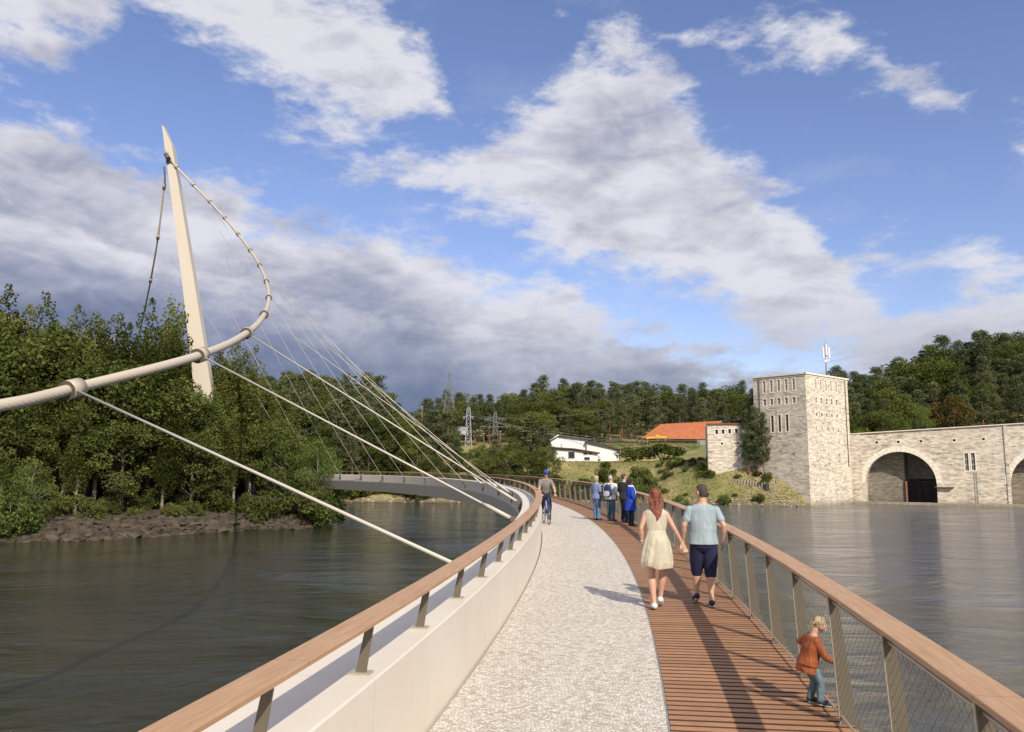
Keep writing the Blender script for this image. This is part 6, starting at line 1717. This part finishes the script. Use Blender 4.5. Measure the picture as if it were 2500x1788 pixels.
# cyclist and bicycle, riding towards us
pb = pl(1333, 1278, s=25.4); FB = R(180 + 8)
bk = empty('bicycle', pb, FB, 'blue road bicycle ridden towards the camera beside the white parapet', 'bicycle')
FRM = simple('blue_frame_paint', (0.015, 0.05, 0.35), 0.3); CHR = simple('chrome', (0.5, 0.5, 0.5), 0.2, 0.9)
RWH = 0.335; fx_, rx__ = 0.58, -0.42
bb_, st, hd0, hd1, fa, ra = (0, 0, 0.29), (0, -0.17, 0.84), (0, 0.42, 0.86), (0, 0.45, 0.72), (0, fx_, RWH), (0, rx__, RWH)
mb = MB()
for a, b, r_ in ((bb_, st, 0.017), (st, hd0, 0.015), (bb_, hd1, 0.019), (hd0, hd1, 0.019)): mb.tube([a, b], r_, 8)
for e in (-0.055, 0.055): mb.tube([(e * 0.3, bb_[1], bb_[2]), (e, ra[1], ra[2])], 0.010, 6); mb.tube([(e * 0.3, st[1], st[2] - 0.03), (e, ra[1], ra[2])], 0.008, 6); mb.tube([(e * 0.8, hd1[1], hd1[2]), (e, fa[1], fa[2])], 0.011, 6)
mb.build('frame', FRM, bk)
for ax_ in (fa, ra):
    mb = MB(); mb.tube([(0, ax_[1] + (RWH - 0.012) * math.cos(a), ax_[2] + (RWH - 0.012) * math.sin(a)) for a in np.linspace(0, 2 * math.pi, 41)], 0.013, 8, caps=False); wh = mb.build('wheel', M['black'], bk)
    mb = MB(); mb.tube([(0, ax_[1] + (RWH - 0.032) * math.cos(a), ax_[2] + (RWH - 0.032) * math.sin(a)) for a in np.linspace(0, 2 * math.pi, 41)], 0.009, 6, caps=False); mb.build('rim', CHR, wh)
    mb = MB()
    for k in range(24): a = 2 * math.pi * k / 24; mb.bar((0.02 * (-1) ** k, ax_[1], ax_[2]), (0, ax_[1] + (RWH - 0.03) * math.cos(a), ax_[2] + (RWH - 0.03) * math.sin(a)), 0.003)
    mb.tube([(-0.04, ax_[1], ax_[2]), (0.04, ax_[1], ax_[2])], 0.018, 8); mb.build('spokes', CHR, wh)
mb = MB(); mb.tube([(-0.22, 0.50, 0.93), (-0.2, 0.46, 0.97), (0, 0.44, 0.97), (0.2, 0.46, 0.97), (0.22, 0.50, 0.93)], 0.013, 8); mb.tube([(0, 0.42, 0.86), (0, 0.44, 0.97)], 0.014, 8); mb.build('handlebar', M['black'], bk)
mb = MB(); mb.tube([(0, -0.17, 0.84), (0, -0.19, 0.94)], 0.013, 8); mb.loft([(Vector((0, y, 0.955)), a, 0.02, (1, 0, 0), (0, 0, 1)) for y, a in ((-0.33, 0.05), (-0.28, 0.07), (-0.18, 0.045), (-0.06, 0.02))], 12); mb.build('saddle', M['black'], bk)
mb = MB(); mb.tube([(0.03, 0, 0.29), (0.06, 0.02, 0.46), (0.13, 0.02, 0.46)], 0.010, 6); mb.tube([(-0.03, 0, 0.29), (-0.06, -0.02, 0.12), (-0.13, -0.02, 0.12)], 0.010, 6); mb.tube([(0.03, 0, 0.29), (0.045, 0, 0.29)], 0.09, 20); mb.build('crankset', CHR, bk)
Hc = 1.72
def hc(*v): return tuple(q / Hc for q in v)
yA = [(hc(-0.27, 0.20, 1.13), hc(-0.23, 0.42, 0.99), (0, 1, -0.2), (0, -0.2, -1), 0.9), (hc(0.27, 0.20, 1.13), hc(0.23, 0.42, 0.99), (0, 1, -0.2), (0, -0.2, -1), 0.9)]
yL = [(hc(-0.08, -0.19, 0.98), hc(-0.12, 0.12, 0.60), hc(-0.11, -0.06, 0.20), hc(-0.12, 0.08, 0.15)), (hc(0.08, -0.19, 0.98), hc(0.12, 0.22, 0.88), hc(0.11, 0.0, 0.54), hc(0.12, 0.14, 0.50))]
cy = Figure('cyclist in a blue helmet, grey T-shirt and black tights riding towards the camera', pb, FB, Hc, arms=yA, legs=yL, pelvis=hc(0, -0.22, 1.0), lean=0.40, head=(-0.15, 0.0), voxel=0.0095, width=1.08)
cy.build_body(); cy.top(CGREY, 0.6, 0.475, 0.010, 't_shirt', sl=0.004); cy.trousers(CBLACK, 1, 0.005, 0.004, 'tights'); cy.shoes(M['black'])
mb = MB(); mm = rx(-(cy.lean + cy.hd[0])); mb.ball(cy.Th((0, -0.004, 0.968)) * Hc, (0.060 * Hc, 0.080 * Hc, 0.046 * Hc), 16, 10, mm); hl = cy.part('helmet', mb, simple('helmet_shell', (0.02, 0.03, 0.35), 0.3), 1)
mb = MB()
for e in (-0.6, 0, 0.6): mb.tube([cy.Th((0.040 * e, 0.062, 0.985)) * Hc, cy.Th((0.045 * e, 0.02, 1.012)) * Hc, cy.Th((0.045 * e, -0.04, 1.010)) * Hc], 0.009, 6)
mb.build('helmet_vents', simple('teal_stripe', (0.03, 0.25, 0.3), 0.4), hl)
mb = MB()
for e in (-1, 1): mb.ball(cy.Th((e * 0.019, 0.058, 0.934)) * Hc, (0.016 * Hc, 0.006 * Hc, 0.010 * Hc), 10, 6)
mb.build('sunglasses', M['black'], cy.r)
for e in (-1, 1):
    mb = MB(); i = 0 if e < 0 else 1; wr = Vector(yA[i][1]); capsule(mb, [(wr + Vector((0, 0.0, 0))) * Hc, (wr + Vector((0, 0.03, -0.005))) * Hc], [0.021 * Hc, 0.024 * Hc], 10); cy.part('glove', mb, M['black'], 1)
